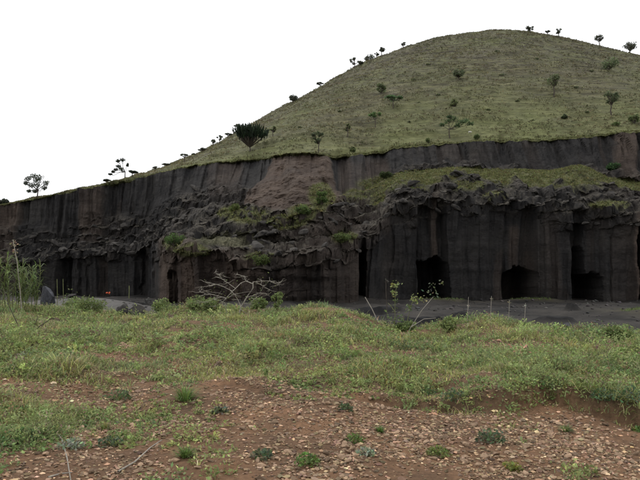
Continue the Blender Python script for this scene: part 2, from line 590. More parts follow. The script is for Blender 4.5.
# normals
gu = np.gradient(P, axis=1)
gv = np.gradient(P, axis=0)
NRM = np.cross(gu, gv)
NRM /= np.linalg.norm(NRM, axis=-1, keepdims=True) + 1e-9
NRM = np.where(NRM[..., 1:2] > 0.98, NRM, NRM)
PXX, PXY = px_of(P)

# --- colour masks: R brown, G grassed, B pale rubble
brown = 0.18 * np.clip(fbm(XW / 5, 0, Z / 30, 70, 3) * 2, 0, 1)
for (x0, x1, y0, y1, a) in ((-60, 18, 195, 300, .55), (80, 103, 180, 242, .55), (160, 200, 240, 320, .85), (180, 268, 250, 312, .75), (320, 360, 215, 320, .5), (268, 322, 262, 320, .35),
                            (432, 439, 190, 262, .55), (510, 520, 225, 268, .6), (528, 536, 250, 280, .3), (632, 637, 215, 300, .75), (620, 640, 130, 190, .55),
                            (340, 390, 160, 235, .35), (205, 240, 160, 200, .25), (470, 500, 140, 165, .25), (545, 560, 215, 300, .15)):
    brown = np.maximum(brown, a * sst(x0 - 3, x0 + 3, X2 + wob) * sst(x1 + 3, x1 - 3, X2 + wob) * sst(y0 - 6, y0 + 6, ypx) * sst(y1 + 8, y1 - 8, ypx))
brown = np.maximum(brown, sst(0.1, 0.5, cone) * 0.95)
brown = np.where(rub > 0.5, np.maximum(brown, np.exp(-((X2 - 310) / 60) ** 2) * 0.5), brown)
gx, gy = X2, ypx
grass = 0.95 * soft
for (px, py, rx, ry, a) in ((192, 250, 18, 7, 1), (172, 243, 10, 7, 1), (232, 214, 16, 7, .9), (250, 216, 22, 9, .8), (262, 258, 18, 6, .9), (285, 222, 20, 8, .75), (322, 198, 13, 14, .9),
                            (305, 212, 18, 8, .9), (344, 237, 14, 6, .8), (240, 238, 26, 10, .35), (380, 185, 22, 10, .6), (610, 205, 24, 5, .8), (215, 240, 20, 6, .4),
                            (355, 196, 14, 8, .5), (495, 196, 12, 5, .7), (470, 185, 20, 6, .6)):
    grass = np.maximum(grass, a * sst(0.2, 0.6, np.exp(-((PXX - px) / rx) ** 2 - ((PXY - py) / ry) ** 2) + 0.25 * gn) * (~inH))
up = np.abs(NRM[..., 2])
grass *= sst(0.22, 0.45, up)
brown = np.clip(brown + 0.22 * cells(xf / 2.3, 0, Z / 30, 31) * wall * (brown > .02), 0, 1)
grass = np.where((rows >= rD - 1), 1.0, grass)
pq = np.zeros_like(D)
for (px, py, rx, ry) in ((250, 236, 42, 14), (285, 240, 25, 10), (600, 203, 24, 6), (556, 210, 16, 7), (500, 202, 14, 5), (340, 200, 20, 12), (210, 225, 20, 10), (380, 205, 16, 10)):
    pq = np.maximum(pq, np.exp(-((PXX - px) / rx) ** 2 - ((PXY - py) / ry) ** 2))
pale = np.clip(rub * (0.45 + 0.9 * pq + 0.7 * fbm(XW / 4, D / 4, Z / 4, 73, 4)), 0, 1) * (1 - cone) * sst(0.25, 0.6, up)
Ccl = np.stack([brown, grass, pale], -1)

sel = slice(0, rD + 2)
nrc = rD + 2
cliff = obj('quarry_cliff', mesh_arr('quarry_cliff', P[sel].reshape(-1, 3), grid_faces(nrc, NC), 4, M_CLIFF, Ccl[sel].reshape(-1, 3), False))
tag(cliff, 'dark fluted quarry face of volcanic cinder below the grassy hill', None, None, 'structure')
rim = np.zeros_like(D)
rim = np.clip(1 - (rows - rD) / 45.0, 0, 1) * np.clip(0.7 + fbm(XW / 8, D / 8, 0, 75, 3), 0, 1)
Ph = P[rD + 1:]
hill = obj('hill', mesh_arr('hill', Ph.reshape(-1, 3), grid_faces(NR - rD - 1, NC), 4, M_HILL,
                            np.stack([rim, np.clip((Z - 32) / 40 + 0.3 * fbm(XW / 25, D / 25, 0, 76, 3), 0, 1), rim], -1)[rD + 1:].reshape(-1, 3), True))
tag(hill, 'rounded grassy cinder hill rising behind the quarry', None, None, 'structure')


def hill_at(x, y):
    """point of the hill (or of the rim) seen at a photograph pixel"""
    c = int(np.argmin(np.abs(xs - x)))
    r = np.arange(rD + 1, rS + 1)
    k = int(np.argmin(np.abs(PXY[r, c] - y)))
    return P[r[k], c]


def face_at(x, y, lo=0):
    c = np.where(np.abs(xs - x) < 2.0)[0]
    best, bp = 1e9, None
    for j in c:
        r = np.arange(lo, rD)
        e = np.abs(PXY[r, j] - y) + 0.002 * P[r, j, 1]
        k = int(np.argmin(e))
        if e[k] < best:
            best, bp = e[k], P[r[k], j]
    return bp


# ------------------------------------------------------------------ quarry floor and the wide ground sheet
fx = np.arange(-95, 110.1, 0.45)
fy = np.concatenate([np.arange(18, 72, 0.35), np.arange(72, 134, 0.6)])
FX, FY = np.meshgrid(fx, fy)
FP = 320 + F * FX / FY


def floor_z(X, Y):
    X, Y = np.asarray(X, float), np.asarray(Y, float)
    px = 320 + F * X / Y
    z = FLOOR + 0.45 * fbm(X / 5, Y / 5, 0, 80, 5, .6) + 0.08 * fbm(X / 0.8, Y / 0.8, 0, 81, 3)
    for (mx, my, wx, wy, h) in ((-29, 72, 9, 5, 1.15), (-21, 66, 6, 4, .55), (-42, 84, 10, 6, .8), (24, 66, 6, 4, .45), (9, 60, 5, 3, .5), (31, 58, 7, 4, .3),
                                (16, 88, 8, 3, .5), (32, 92, 6, 3, .6), (38, 60, 6, 6, 1.0), (5, 92, 6, 3, .7), (27, 71, 3, 1.8, .35)):
        z = z + h * np.exp(-((X - mx) / wx) ** 2 - ((Y - my) / wy) ** 2) * (1 + 0.25 * fbm(X / 2.5, Y / 2.5, 0, 82, 3))
    z = z + 0.9 * sst(70, 82, Y) * np.exp(-((px - 270) / 70) ** 4) * (0.6 + 0.6 * fbm(X / 2.2, Y / 2.2, 0, 86, 4))
    return z


PIT_SHADES = ((-22.5, 82, 7.5, 2.0), (8.8, 51, 1.9, 1.0), (12.6, 54, .9, .8), (20.0, 52.5, 1.6, 0.8), (26.5, 64.5, 0.75, 0.4), (6.0, 61, 2.4, 1.2))
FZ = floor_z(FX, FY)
pit_shade = np.zeros_like(FX)
for (mx, my, wx, wy) in PIT_SHADES:
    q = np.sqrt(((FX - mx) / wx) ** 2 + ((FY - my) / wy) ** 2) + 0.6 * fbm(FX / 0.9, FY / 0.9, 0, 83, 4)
    pit_shade = np.maximum(pit_shade, sst(1.25, 0.75, q))
FZ = FZ + pit_shade * np.where(FY > 75, -1.2, 0.55 + 0.5 * fbm(FX / 0.8, FY / 0.8, 0, 87, 4))     # sunk on the left, raised on the right; shade of hollows painted black
palem = np.clip(np.exp(-((FX + 29) / 13) ** 2 - ((FY - 68) / 9) ** 2) * 1.3 + 0.2 * fbm(FX / 5, FY / 5, 0, 84, 3), 0, 1) * (1 - pit_shade)
gm = np.clip(np.exp(-((FX - 36) / 5) ** 2 - ((FY - 60) / 7) ** 2) * 1.4 + np.exp(-((FX - 18) / 4) ** 2 - ((FY - 89) / 2.5) ** 2)
             + np.exp(-((FX - 32) / 4) ** 2 - ((FY - 92) / 2) ** 2) + sst(36, 26, FY) * .7, 0, 1) * sst(-.3, .4, fbm(FX / 3, FY / 3, 0, 85, 3) + .25)
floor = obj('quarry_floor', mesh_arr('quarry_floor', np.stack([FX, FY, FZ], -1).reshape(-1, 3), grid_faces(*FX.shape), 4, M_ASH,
                                     np.stack([palem, pit_shade * 0.8, gm], -1).reshape(-1, 3), True))
tag(floor, 'dark ash floor of the quarry with low heaps', None, None, 'structure')
ang = np.linspace(0, 2 * math.pi, 65)[:-1]
gv_, gf_ = [], []
rr = [0, 40, 120, 300, 700, 1500]
GV = np.concatenate([np.stack([r * np.cos(ang), r * np.sin(ang) + 60, np.full(64, -3.6 - r * 0.002)], -1) for r in rr])
GF = np.array([(a * 64 + i, a * 64 + (i + 1) % 64, (a + 1) * 64 + (i + 1) % 64, (a + 1) * 64 + i) for a in range(len(rr) - 1) for i in range(64)])
grd = obj('ground', mesh_arr('ground', GV, GF, 4, M_HILL, np.zeros((len(GV), 3)), True))
tag(grd, 'wide flat grassland around the hill', None, None, 'structure')

# ------------------------------------------------------------------ roadside bank in front
#    column, crest distance, crest row, lip distance, step height
BANK = np.array([(-320, 26, 303, 10.2, 0), (0, 24, 304, 9.4, 0), (60, 24, 308, 9.7, 0), (100, 24, 312, 10.0, 0), (150, 22.5, 314, 10.4, .03), (185, 21.5, 311.5, 9.4, .03), (220, 21, 311, 9.1, .03), (300, 20, 312, 8.7, .06),
                 (345, 19.5, 312, 8.6, .09), (385, 18, 327, 8.3, .14), (405, 17.5, 332, 8.3, .15), (440, 17.5, 331, 8.2, .16), (480, 18, 322, 8.15, .20), (520, 17.2, 325, 8.0, .22), (560, 16.2, 332, 7.95, .24),
                 (640, 15, 341, 7.6, .27), (960, 13, 354, 7.2, .25)], float)


def bank_z(X, Y, detail=True):
    X, Y = np.asarray(X, float), np.asarray(Y, float)
    yy = np.maximum(Y, 3.0)
    c = 320 + F * X / yy
    dc = np.interp(c, BANK[:, 0], BANK[:, 1]) + 0.8 * vn(c / 45, 0, 0, 90)
    zc = EYE[2] + rayxy(0, np.interp(c, BANK[:, 0], BANK[:, 2]))[1] * dc
    dl = lip_d(X, Y)
    hs = np.interp(c, BANK[:, 0], BANK[:, 4])
    t = (yy - 4.5) / (dc - 4.5)
    z = 0.02 + (zc - 0.02 - hs) * np.clip(t, 0, 1) ** 1.1 + hs * sst(-0.04, 0.16, yy - dl)
    over = np.maximum(yy - dc, 0)
    z = z - np.where(over < 2, 0.10 * over ** 2, 0.4 + 0.40 * (over - 2))
    z = z + 0.20 * fbm(X / 1.5, yy / 1.5, 0, 91, 3) * sst(5, 10, yy)
    if detail:
        z = z + 0.035 * fbm(X / 0.45, yy / 0.45, 0, 92, 4)
    return np.maximum(z, FLOOR - 0.6)


def lip_d(X, Y):
    c = 320 + F * np.asarray(X, float) / np.maximum(Y, 3.0)
    return np.interp(c, BANK[:, 0], BANK[:, 3]) + 0.55 * fbm(np.asarray(X, float) / 1.0, 0, 0, 93, 5, .6)


def sward(X, Y):
    """how thickly the ground is grown over, 0..1"""
    c = 320 + F * X / Y
    dl = lip_d(X, Y)
    n1 = fbm(X / 1.1, Y / 1.1, 0, 94, 4)
    n2 = fbm(X / 3.2, Y / 3.2, 0, 95, 3)
    soft = np.interp(c, [170, 260, 420, 520], [0.9, 0.55, 0.4, 0.14])
    s = sst(-soft, soft + 0.15, Y - dl + n1 * soft * 1.2)
    s = s * np.clip(0.80 + 1.35 * n1 + 0.5 * n2, 0.05, 1)
    left = sst(260, 20, c) * sst(9.8, 8.0, Y) * sst(-0.25, 0.45, n1 + 0.05)
    patch = 0.55 * sst(0.02, 0.45, n1 + 0.25 * n2 - 0.28 * sst(380, 560, c)) * (Y < dl)
    return np.clip(np.maximum(s, np.maximum(left * 0.85, patch)), 0, 1)


gcol = np.unique(np.concatenate([np.linspace(-1500, -330, 30), np.linspace(-330, -30, 60), np.linspace(-30, 670, 420), np.linspace(670, 970, 60), np.linspace(970, 2140, 30)]))
gy_ = np.concatenate([np.array([-60, -20, -6, -1, 2.0, 3.2]), 4.0 * (36 / 4.0) ** np.linspace(0, 1, 330)])
GYY = np.broadcast_to(gy_[:, None], (len(gy_), len(gcol)))
GXX = (gcol[None, :] - 320) / F * np.maximum(GYY, 3.0) * np.where(GYY < 3, 6.0, 1.0)
GZZ = bank_z(GXX, np.maximum(GYY, 3.3))
SW = sward(GXX, np.maximum(GYY, 3.3))
# roughen the bare cut of the bank so it reads as crumbling earth
GPP = np.stack([GXX, GYY, GZZ], -1)
bank = obj('roadside_bank', mesh_arr('roadside_bank', GPP.reshape(-1, 3), grid_faces(*GXX.shape), 4, M_EARTH, np.repeat(SW.reshape(-1, 1), 3, 1), True))
tag(bank, 'red brown stony roadside earth rising to a weedy bank', None, None, 'structure')


# ------------------------------------------------------------------ blades, leaves, tubes
def blades(base, az, ln, lean, wd, cols, droop=0.35):
    """bent tapered blades: 5 vertices, 3 triangles each"""
    n = len(base)
    d = np.stack([np.cos(az), np.sin(az), np.zeros(n)], -1)
    s = np.stack([-np.sin(az), np.cos(az), np.zeros(n)], -1) * (wd * 0.5)[:, None]
    h1 = (ln * 0.55 * np.cos(lean))[:, None] * np.array([0, 0, 1.0]) + (ln * 0.55 * np.sin(lean))[:, None] * d
    l2 = lean + droop + 0.5 * RNG.random(n)
    h2 = h1 + (ln * 0.5 * np.cos(l2))[:, None] * np.array([0, 0, 1.0]) + (ln * 0.5 * np.sin(l2))[:, None] * d
    V = np.stack([base - s, base + s, base + h1 - s * 0.8, base + h1 + s * 0.8, base + h2], 1).reshape(-1, 3)
    i = np.arange(n)[:, None] * 5
    Fc = np.concatenate([i + [0, 1, 3], i + [0, 3, 2], i + [2, 3, 4]], 1).reshape(-1, 3)
    return V, Fc, np.repeat(cols, 5, 0)


def leaves(cen, size, cols, flat=0.5, aspect=0.5, out=None):
    """folded diamond leaves: 4 vertices, 2 triangles"""
    n = len(cen)
    a = RNG.normal(size=(n, 3))
    if out is not None:
        a = a * 0.6 + out
    a[:, 2] *= 1 - flat * 0.6
    a /= np.linalg.norm(a, axis=1, keepdims=True) + 1e-9
    b = np.cross(a, RNG.normal(size=(n, 3)) * (1 - flat) + np.array([0, 0, 1.0]) * flat + 1e-3)
    b /= np.linalg.norm(b, axis=1, keepdims=True) + 1e-9
    c = np.cross(a, b)
    s = np.asarray(size)[:, None] * 0.5
    V = np.stack([cen - a * s, cen + b * s * aspect + c * s * 0.12, cen + a * s, cen - b * s * aspect + c * s * 0.12], 1).reshape(-1, 3)
    i = np.arange(n)[:, None] * 4
    Fc = np.concatenate([i + [0, 1, 2], i + [0, 2, 3]], 1).reshape(-1, 3)
    return V, Fc, np.repeat(cols, 4, 0)


def join(parts):
    V, Fc, C, o = [], [], [], 0
    for (v, f, c) in parts:
        V.append(v)
        Fc.append(f + o)
        C.append(c)
        o += len(v)
    return np.concatenate(V), np.concatenate(Fc), np.concatenate(C)


def tubes(paths, k=6):
    """paths: list of (points, radii) -> quads as triangles"""
    V, Fc, o = [], [], 0
    th = np.arange(k) * 2 * math.pi / k
    for pts, rad in paths:
        pts = np.asarray(pts, float)
        rad = np.asarray(rad, float)
        t = np.gradient(pts, axis=0)
        t /= np.linalg.norm(t, axis=1, keepdims=True) + 1e-9
        ref = np.where(np.abs(t[:, 2:3]) > 0.9, np.array([[1.0, 0, 0]]), np.array([[0, 0, 1.0]]))
        a = np.cross(t, ref)
        a /= np.linalg.norm(a, axis=1, keepdims=True) + 1e-9
        b = np.cross(t, a)
        ring = pts[:, None, :] + rad[:, None, None] * (np.cos(th)[None, :, None] * a[:, None, :] + np.sin(th)[None, :, None] * b[:, None, :])
        n = len(pts)
        V.append(ring.reshape(-1, 3))
        V.append(pts[-1:])
        i = np.arange(n * k).reshape(n, k)
        j = np.roll(i, -1, 1)
        Fc.append(np.concatenate([np.stack([i[:-1], j[:-1], j[1:]], -1).reshape(-1, 3), np.stack([i[:-1], j[1:], i[1:]], -1).reshape(-1, 3),
                                  np.stack([i[-1], j[-1], np.full(k, n * k)], -1)]) + o)
        o += n * k + 1
    return np.concatenate(V), np.concatenate(Fc)


def tint(n, base, var=0.25, hue=0.12):
    base = np.asarray(base, float)
    v = np.exp(RNG.normal(0, var, (n, 1)))
    h = np.exp(RNG.normal(0, hue, (n, 3)))
    return np.clip(base * v * h, 0.003, 0.8)


def wiggle(p0, p1, n, amp, rng):
    t = np.linspace(0, 1, n)[:, None]
    q = p0 + (p1 - p0) * t
    w = rng.normal(size=(n, 3)) * amp
    w[0] = w[-1] = 0
    return q + w


# ------------------------------------------------------------------ foreground sward (uncountable)
def sample_bank(n, c0=-110, c1=750, y0=5.2, y1=25.0, p=0.15):
    c = RNG.uniform(c0, c1, n)
    y = (y0 ** p + RNG.random(n) * (y1 ** p - y0 ** p)) ** (1 / p)
    return (c - 320) / F * y, y


X, Y = sample_bank(74000, -290, 930)
Sx = sward(X, Y)
c = 320 + F * X / Y
dc = np.interp(c, BANK[:, 0], BANK[:, 1])
keep = (RNG.random(len(X)) < Sx ** 0.8) & (Y < dc + 2.2)
X, Y, Sx = X[keep], Y[keep], Sx[keep]
Zc = bank_z(X, Y) - 0.01
kn = 1.2 * fbm(X / 1.2, Y / 1.2, 0, 100, 3) + RNG.normal(0, 0.25, len(X))
hn = np.clip(1 + 1.1 * fbm(X / 1.1, Y / 1.1, 0, 101, 3), 0.35, 2.0)
grown = 0.5 + 0.5 * sst(0.3, 0.9, Sx)
ig = np.where(kn > 0.02)[0]
nb = 10
idx = np.repeat(ig, nb)
rad = 0.13 * np.sqrt(RNG.random(len(idx)))
aa = RNG.uniform(0, 2 * math.pi, len(idx))
base = np.stack([X[idx] + rad * np.cos(aa), Y[idx] + rad * np.sin(aa), Zc[idx]], -1)
ln = RNG.uniform(0.08, 0.26, len(idx)) * hn[idx] * grown[idx] * (0.8 + 0.02 * Y[idx])
hue = (fbm(X / 1.4, Y / 1.4, 0, 102, 3) + RNG.normal(0, .12, len(X)))[idx][:, None]
col = tint(len(idx), (0.265, 0.29, 0.105), 0.30, 0.06) * (1 + np.array([0.6, 0.3, 0.2]) * hue)
dry = RNG.random(len(idx)) < 0.16 + 0.3 * np.clip(hue[:, 0] * 2, 0, 1)
col[dry] = tint(dry.sum(), (0.32, 0.25, 0.145), 0.3)
lean = RNG.uniform(0.25, 1.25, len(idx))
V, Fc, C = blades(base, RNG.uniform(0, 2 * math.pi, len(idx)), ln, lean, RNG.uniform(0.007, 0.016, len(idx)) * (0.6 + 0.04 * Y[idx]), col, 0.5)
g1 = obj('grass', mesh_arr('grass', V, Fc, 3, M_GRASS, C))
tag(g1, 'short green and straw coloured grass covering the roadside bank', 'grass', None, 'stuff')

il = np.where(kn <= 0.12)[0]
nl = 16
idx = np.repeat(il, nl)
rr_ = RNG.normal(size=(len(idx), 3))
rr_ /= np.linalg.norm(rr_, axis=1, keepdims=True)
rr_[:, 2] = np.abs(rr_[:, 2])
rs = (RNG.uniform(0.06, 0.20, len(il)) * hn[il] * grown[il])
rs = np.repeat(rs, nl)[:, None] * (0.35 + 0.75 * RNG.random((len(idx), 1)))
cen = np.stack([X[idx], Y[idx], Zc[idx]], -1) + rr_ * rs * np.array([1.2, 1.2, 1.1])
hue = (fbm(X / 1.0, Y / 1.0, 0, 103, 3) + RNG.normal(0, .15, len(X)))[idx][:, None]
col = tint(len(idx), (0.225, 0.275, 0.100), 0.34, 0.06) * (1 + np.array([0.5, 0.25, 0.2]) * hue)
brn = RNG.random(len(idx)) < 0.10 + 0.25 * np.clip(fbm(X / .8, Y / .8, 0, 104, 3), 0, 1)[idx]
col[brn] = tint(brn.sum(), (0.22, 0.155, 0.10), 0.3)
V, Fc, C = leaves(cen, RNG.uniform(0.025, 0.070, len(idx)) * (0.7 + 0.03 * Y[idx]), col, 0.5, 0.5, rr_ * 0.7)
w1 = (V, Fc, C)
Xw, Yw = sample_bank(6000, -260, 900, 6.0, 24, 0.1)
cw = 320 + F * Xw / Yw
kw = (RNG.random(len(Xw)) < sward(Xw, Yw) ** 1.5 * np.where(np.abs(Yw - lip_d(Xw, Yw)) < .25, 1.0, .75)) & (Yw < np.interp(cw, BANK[:, 0], BANK[:, 1]) + .8)
Xw, Yw = Xw[kw], Yw[kw]
Zw = bank_z(Xw, Yw)
nw = 46
idx = np.repeat(np.arange(len(Xw)), nw)
ns = 6                                                    # sprigs per plant
sp = RNG.integers(0, ns, len(idx))
sa = RNG.uniform(0, 6.28, (len(Xw), ns))
stl = RNG.uniform(.2, 1.0, (len(Xw), ns))
hw_ = (.10 + .34 * RNG.random(len(Xw)) ** 1.6) * np.clip(1 + fbm(Xw / 2, Yw / 2, 0, 105, 2), .5, 1.6)
t_ = RNG.uniform(.25, 1.05, len(idx))
a_, l_ = sa[idx, sp], stl[idx, sp]
H_ = hw_[idx]
dirv = np.stack([np.cos(a_) * np.sin(l_), np.sin(a_) * np.sin(l_), np.cos(l_) * (1.1 - .35 * t_)], -1)
cen = np.stack([Xw[idx], Yw[idx], Zw[idx]], -1) + dirv * (H_ * t_)[:, None] + RNG.normal(0, .018, (len(idx), 3))
pc = tint(len(Xw), (0.235, 0.28, 0.105), .28, .07)
pd = RNG.random(len(Xw)) < .15
pc[pd] = tint(pd.sum(), (0.26, 0.20, 0.12), .3)
col = pc[idx] * np.exp(RNG.normal(0, .2, (len(idx), 1)))
w2 = leaves(cen, RNG.uniform(.035, .085, len(idx)) * (0.75 + 0.02 * Yw[idx]) * np.clip(Yw[idx] / 11, .5, 1), col, .45, .42, dirv * .9)
V, Fc, C = join([w1, w2])
g2 = obj('ground_cover', mesh_arr('ground_cover', V, Fc, 3, M_LEAF, C))
tag(g2, 'low leafy weeds matted between the grass on the bank', 'weeds', None, 'stuff')

# ------------------------------------------------------------------ stones on the bare earth
ICO_V, ICO_F = None, None


def ico(sub=1):
    import bmesh
    bm = bmesh.new()
    bmesh.ops.create_icosphere(bm, subdivisions=sub, radius=1.0)
    v = np.array([p.co[:] for p in bm.verts])
    f = np.array([[q.index for q in p.verts] for p in bm.faces])
    bm.free()
    return v, f


I1V, I1F = ico(1)
I2V, I2F = ico(2)
I3V, I3F = ico(3)


def rockmesh(name, v, f, mat, seed, amp=0.35, scale=(1, 1, 0.7), smooth=False):
    q = v * (1 + amp * fbm(v[:, 0] * 1.3 + seed * 9, v[:, 1] * 1.3, v[:, 2] * 1.3, seed, 3))[:, None]
    r = np.random.default_rng(seed)
    for _ in range(7):                                  # a few broken faces
        nrm = r.normal(size=3)
        nrm /= np.linalg.norm(nrm)
        dd = q @ nrm
        lim = r.uniform(0.35, 0.7)
        q = q - np.maximum(dd - lim, 0)[:, None] * nrm * 0.9
    return mesh_arr(name, q * np.array(scale), f, 3, mat, None, smooth)


bare_pts = []
X, Y = sample_bank(104000, -250, 890, 5.0, 13.5, 0.3)
Sx = sward(X, Y)
dl = lip_d(X, Y)
den = fbm(X / 0.9, Y / 0.9, 0, 110, 3)
keep = (RNG.random(len(X)) < (1 - Sx) * np.clip(0.60 + 1.0 * den, 0.05, 1)) & (np.abs(Y - dl) > 0.05)
X, Y = X[keep], Y[keep]
siz = np.exp(RNG.normal(math.log(0.0115), 0.50, len(X)))
siz = np.minimum(siz, 0.05)
shown = siz / Y * (np.abs(320 + F * X / Y - 320) < 325) * (Y > 5.4)
order = np.argsort(-shown)
bigi, smalli = order[:300], order[300:]
stone_me = [rockmesh('stone', I2V, I2F, M_STONE, 200 + k, 0.55, (1.15, 0.9, 0.62)) for k in range(8)]
for n, i in enumerate(bigi):
    o = bpy.data.objects.new('stone', stone_me[n % 8])
    COL.objects.link(o)
    s = float(max(siz[i], 0.02))
    z = float(bank_z(X[i], Y[i]))
    o.location = (float(X[i]), float(Y[i]), z + 0.22 * s)
    o.scale = (s, s, s)
    o.rotation_euler = (random.uniform(-.4, .4), random.uniform(-.4, .4), random.uniform(0, 6.28))
    tag(o, 'larger loose reddish brown stone lying on the bare roadside earth', 'stone', 'larger stones on the bare earth')
# the rest, too small to pick apart
sv = np.array([(1, 0, 0), (-1, 0, 0), (0, 1, 0), (0, -1, 0), (0, 0, 1), (0, 0, -1), (.7, .7, .5), (-.7, -.6, .5)], float)
sf = np.array([(0, 6, 4), (0, 2, 6), (2, 4, 6), (2, 1, 4), (1, 7, 4), (1, 3, 7), (3, 4, 7), (3, 0, 4), (0, 3, 5), (2, 0, 5), (1, 2, 5), (3, 1, 5)])
m = len(smalli)
zz = bank_z(X[smalli], Y[smalli])
rv = RNG.normal(0, 0.28, (m, len(sv), 1)) + 1
q = sv[None] * rv * np.array([1.2, 0.9, 0.6])
th = RNG.uniform(0, 6.28, m)
qx = q[..., 0] * np.cos(th)[:, None] - q[..., 1] * np.sin(th)[:, None]
qy = q[..., 0] * np.sin(th)[:, None] + q[..., 1] * np.cos(th)[:, None]
q = np.stack([qx, qy, q[..., 2]], -1) * siz[smalli][:, None, None]
q = q + np.stack([X[smalli], Y[smalli], zz + 0.2 * siz[smalli]], -1)[:, None, :]
Fc = (sf[None] + (np.arange(m) * len(sv))[:, None, None]).reshape(-1, 3)
cc = tint(m, (0.225, 0.152, 0.095), 0.48, 0.06)
M_GRAV = mat_leaf('gravel_stones', 0.9, 0.0)
gv2 = obj('gravel', mesh_arr('gravel', q.reshape(-1, 3), Fc, 3, M_GRAV, np.repeat(cc, len(sv), 0)))
tag(gv2, 'small reddish gravel strewn over the bare roadside earth', 'gravel', None, 'stuff')

# ------------------------------------------------------------------ grass tussocks on the hill and on the benches
n = 70000
ci = RNG.uniform(0, NC - 1.01, n)
ri = rD + 1 + (RNG.random(n) ** 1.0) * (rS - rD - 2)
i0, j0 = ri.astype(int), ci.astype(int)
Pt = P[i0, j0] + (P[i0 + 1, j0] - P[i0, j0]) * (ri - i0)[:, None] + (P[i0, j0 + 1] - P[i0, j0]) * (ci - j0)[:, None]
tn = vn(Pt[:, 0] / 5.5, 0, Pt[:, 2] / 0.75, 61) + 0.8 * fbm(Pt[:, 0] / 7, Pt[:, 1] / 7, 0, 121, 3)
keep = RNG.random(n) < np.clip(0.45 + 0.9 * tn, 0.08, 1)
Pt = Pt[keep]
tn = tn[keep]
nb = 4
idx = np.repeat(np.arange(len(Pt)), nb)
aa = RNG.uniform(0, 6.28, len(idx))
sc = (0.7 + Pt[:, 1] / 260)[idx]
base = Pt[idx] + np.stack([np.cos(aa), np.sin(aa), np.zeros(len(idx))], -1) * 0.16 * sc[:, None] - [0, 0, 0.03]
hue = fbm(Pt[:, 0] / 20, Pt[:, 1] / 20, 0, 122, 3)[idx][:, None]
col = tint(len(Pt), (0.140, 0.131, 0.074), 0.34, 0.07)[idx] * np.clip(1.05 - (Pt[:, 2] - 40) / 220, .75, 1.1)[idx][:, None] * (1 + np.array([.3, .2, .2]) * hue)
V, Fc, C = blades(base, aa, RNG.uniform(0.14, 0.34, len(idx)) * sc, RNG.uniform(0.4, 1.2, len(idx)), RNG.uniform(0.08, 0.18, len(idx)) * sc, col)
t1 = obj('hill_grass', mesh_arr('hill_grass', V, Fc, 3, M_GRASS, C))
tag(t1, 'coarse olive grass tussocks all over the hillside', 'grass', None, 'stuff')

gi, gj = np.where((grass[:rD] > 0.45))
vis = (xs[gj] > -30) & (xs[gj] < 670)
gi, gj = gi[vis], gj[vis]
pick = RNG.choice(len(gi), min(9000, len(gi)), replace=False)
Pt = P[gi[pick], gj[pick]]
edge_j = RNG.integers(0, NC, 2600)
Pt = np.concatenate([Pt, P[rD + 1, edge_j] + np.stack([np.zeros(2600), RNG.uniform(0, .5, 2600), np.zeros(2600)], -1)])
idx = np.repeat(np.arange(len(Pt)), 5)
aa = RNG.uniform(0, 6.28, len(idx))
base = Pt[idx] + np.stack([np.cos(aa), np.sin(aa), np.zeros(len(idx))], -1) * 0.15 - [0, 0, 0.03]
col = tint(len(Pt), (0.150, 0.155, 0.066), 0.30, 0.08)[idx]
V, Fc, C = blades(base, aa, RNG.uniform(0.15, 0.42, len(idx)), RNG.uniform(0.2, 1.0, len(idx)), RNG.uniform(0.06, 0.13, len(idx)), col)
t2 = obj('bench_grass', mesh_arr('bench_grass', V, Fc, 3, M_GRASS, C))
tag(t2, 'green grass on the benches and rim of the quarry', 'grass', None, 'stuff')

# grass on the right of the quarry floor and at the cave foot
k = np.where((gm.ravel() > 0.45) & (FY.ravel() > 40))[0]
k = RNG.choice(k, min(2500, len(k)), replace=False)
Pt = np.stack([FX.ravel()[k], FY.ravel()[k], FZ.ravel()[k]], -1) + RNG.uniform(-.2, .2, (len(k), 3)) * [1, 1, 0]
idx = np.repeat(np.arange(len(Pt)), 6)
aa = RNG.uniform(0, 6.28, len(idx))
col = tint(len(Pt), (0.11, 0.145, 0.05), 0.28, 0.08)[idx]
V, Fc, C = blades(Pt[idx] + np.stack([np.cos(aa), np.sin(aa), np.zeros(len(idx))], -1) * 0.12 - [0, 0, .02], aa, RNG.uniform(0.12, 0.4, len(idx)), RNG.uniform(0.2, .9, len(idx)), RNG.uniform(0.03, 0.07, len(idx)), col)
t3 = obj('floor_grass', mesh_arr('floor_grass', V, Fc, 3, M_GRASS, C))
tag(t3, 'patches of green grass on the ash floor of the quarry', 'grass', None, 'stuff')

# ------------------------------------------------------------------ broken rock lying on the ledges (pieces of the face)
rock_me = [rockmesh('rock', I2V, I2F, M_ROCK, 300 + k, 0.45, (1.2, 0.9, 0.75)) for k in range(10)]
wgt = np.clip(rub[:rD] * (0.25 + lump[:rD]) * (1 - 0.8 * cone[:rD]) * (grass[:rD] < 0.4), 0, None)
wgt = wgt * ((X2[:rD] > -15) & (X2[:rD] < 655)) * (rows[:rD] > 20)
wgt *= np.where(X2[:rD] < 380, 1.3, 1.0) * sst(-0.3, 0.5, fbm(XW[:rD] / 6, 0, Z[:rD] / 6, 130, 3) + 0.2)
w = wgt.ravel() / wgt.sum()
pickr = RNG.choice(len(w), 290, replace=False, p=w)
Pr = P[:rD].reshape(-1, 3)[pickr]
for n, p in enumerate(Pr):
    s = float(np.exp(RNG.normal(math.log(0.48), 0.42)))
    s = min(s, 1.25)
    o = obj('rock', rock_me[n % 10], cliff, (p[0], p[1] - 0.15 * s, p[2] + 0.05 * s))
    o.scale = (s * random.uniform(.8, 1.5), s, s * random.uniform(.55, 1.0))
    o.rotation_euler = (random.uniform(-.5, .5), random.uniform(-.5, .5), random.uniform(0, 6.28))

# ------------------------------------------------------------------ trees
SKY = 'small trees along the hill skyline'


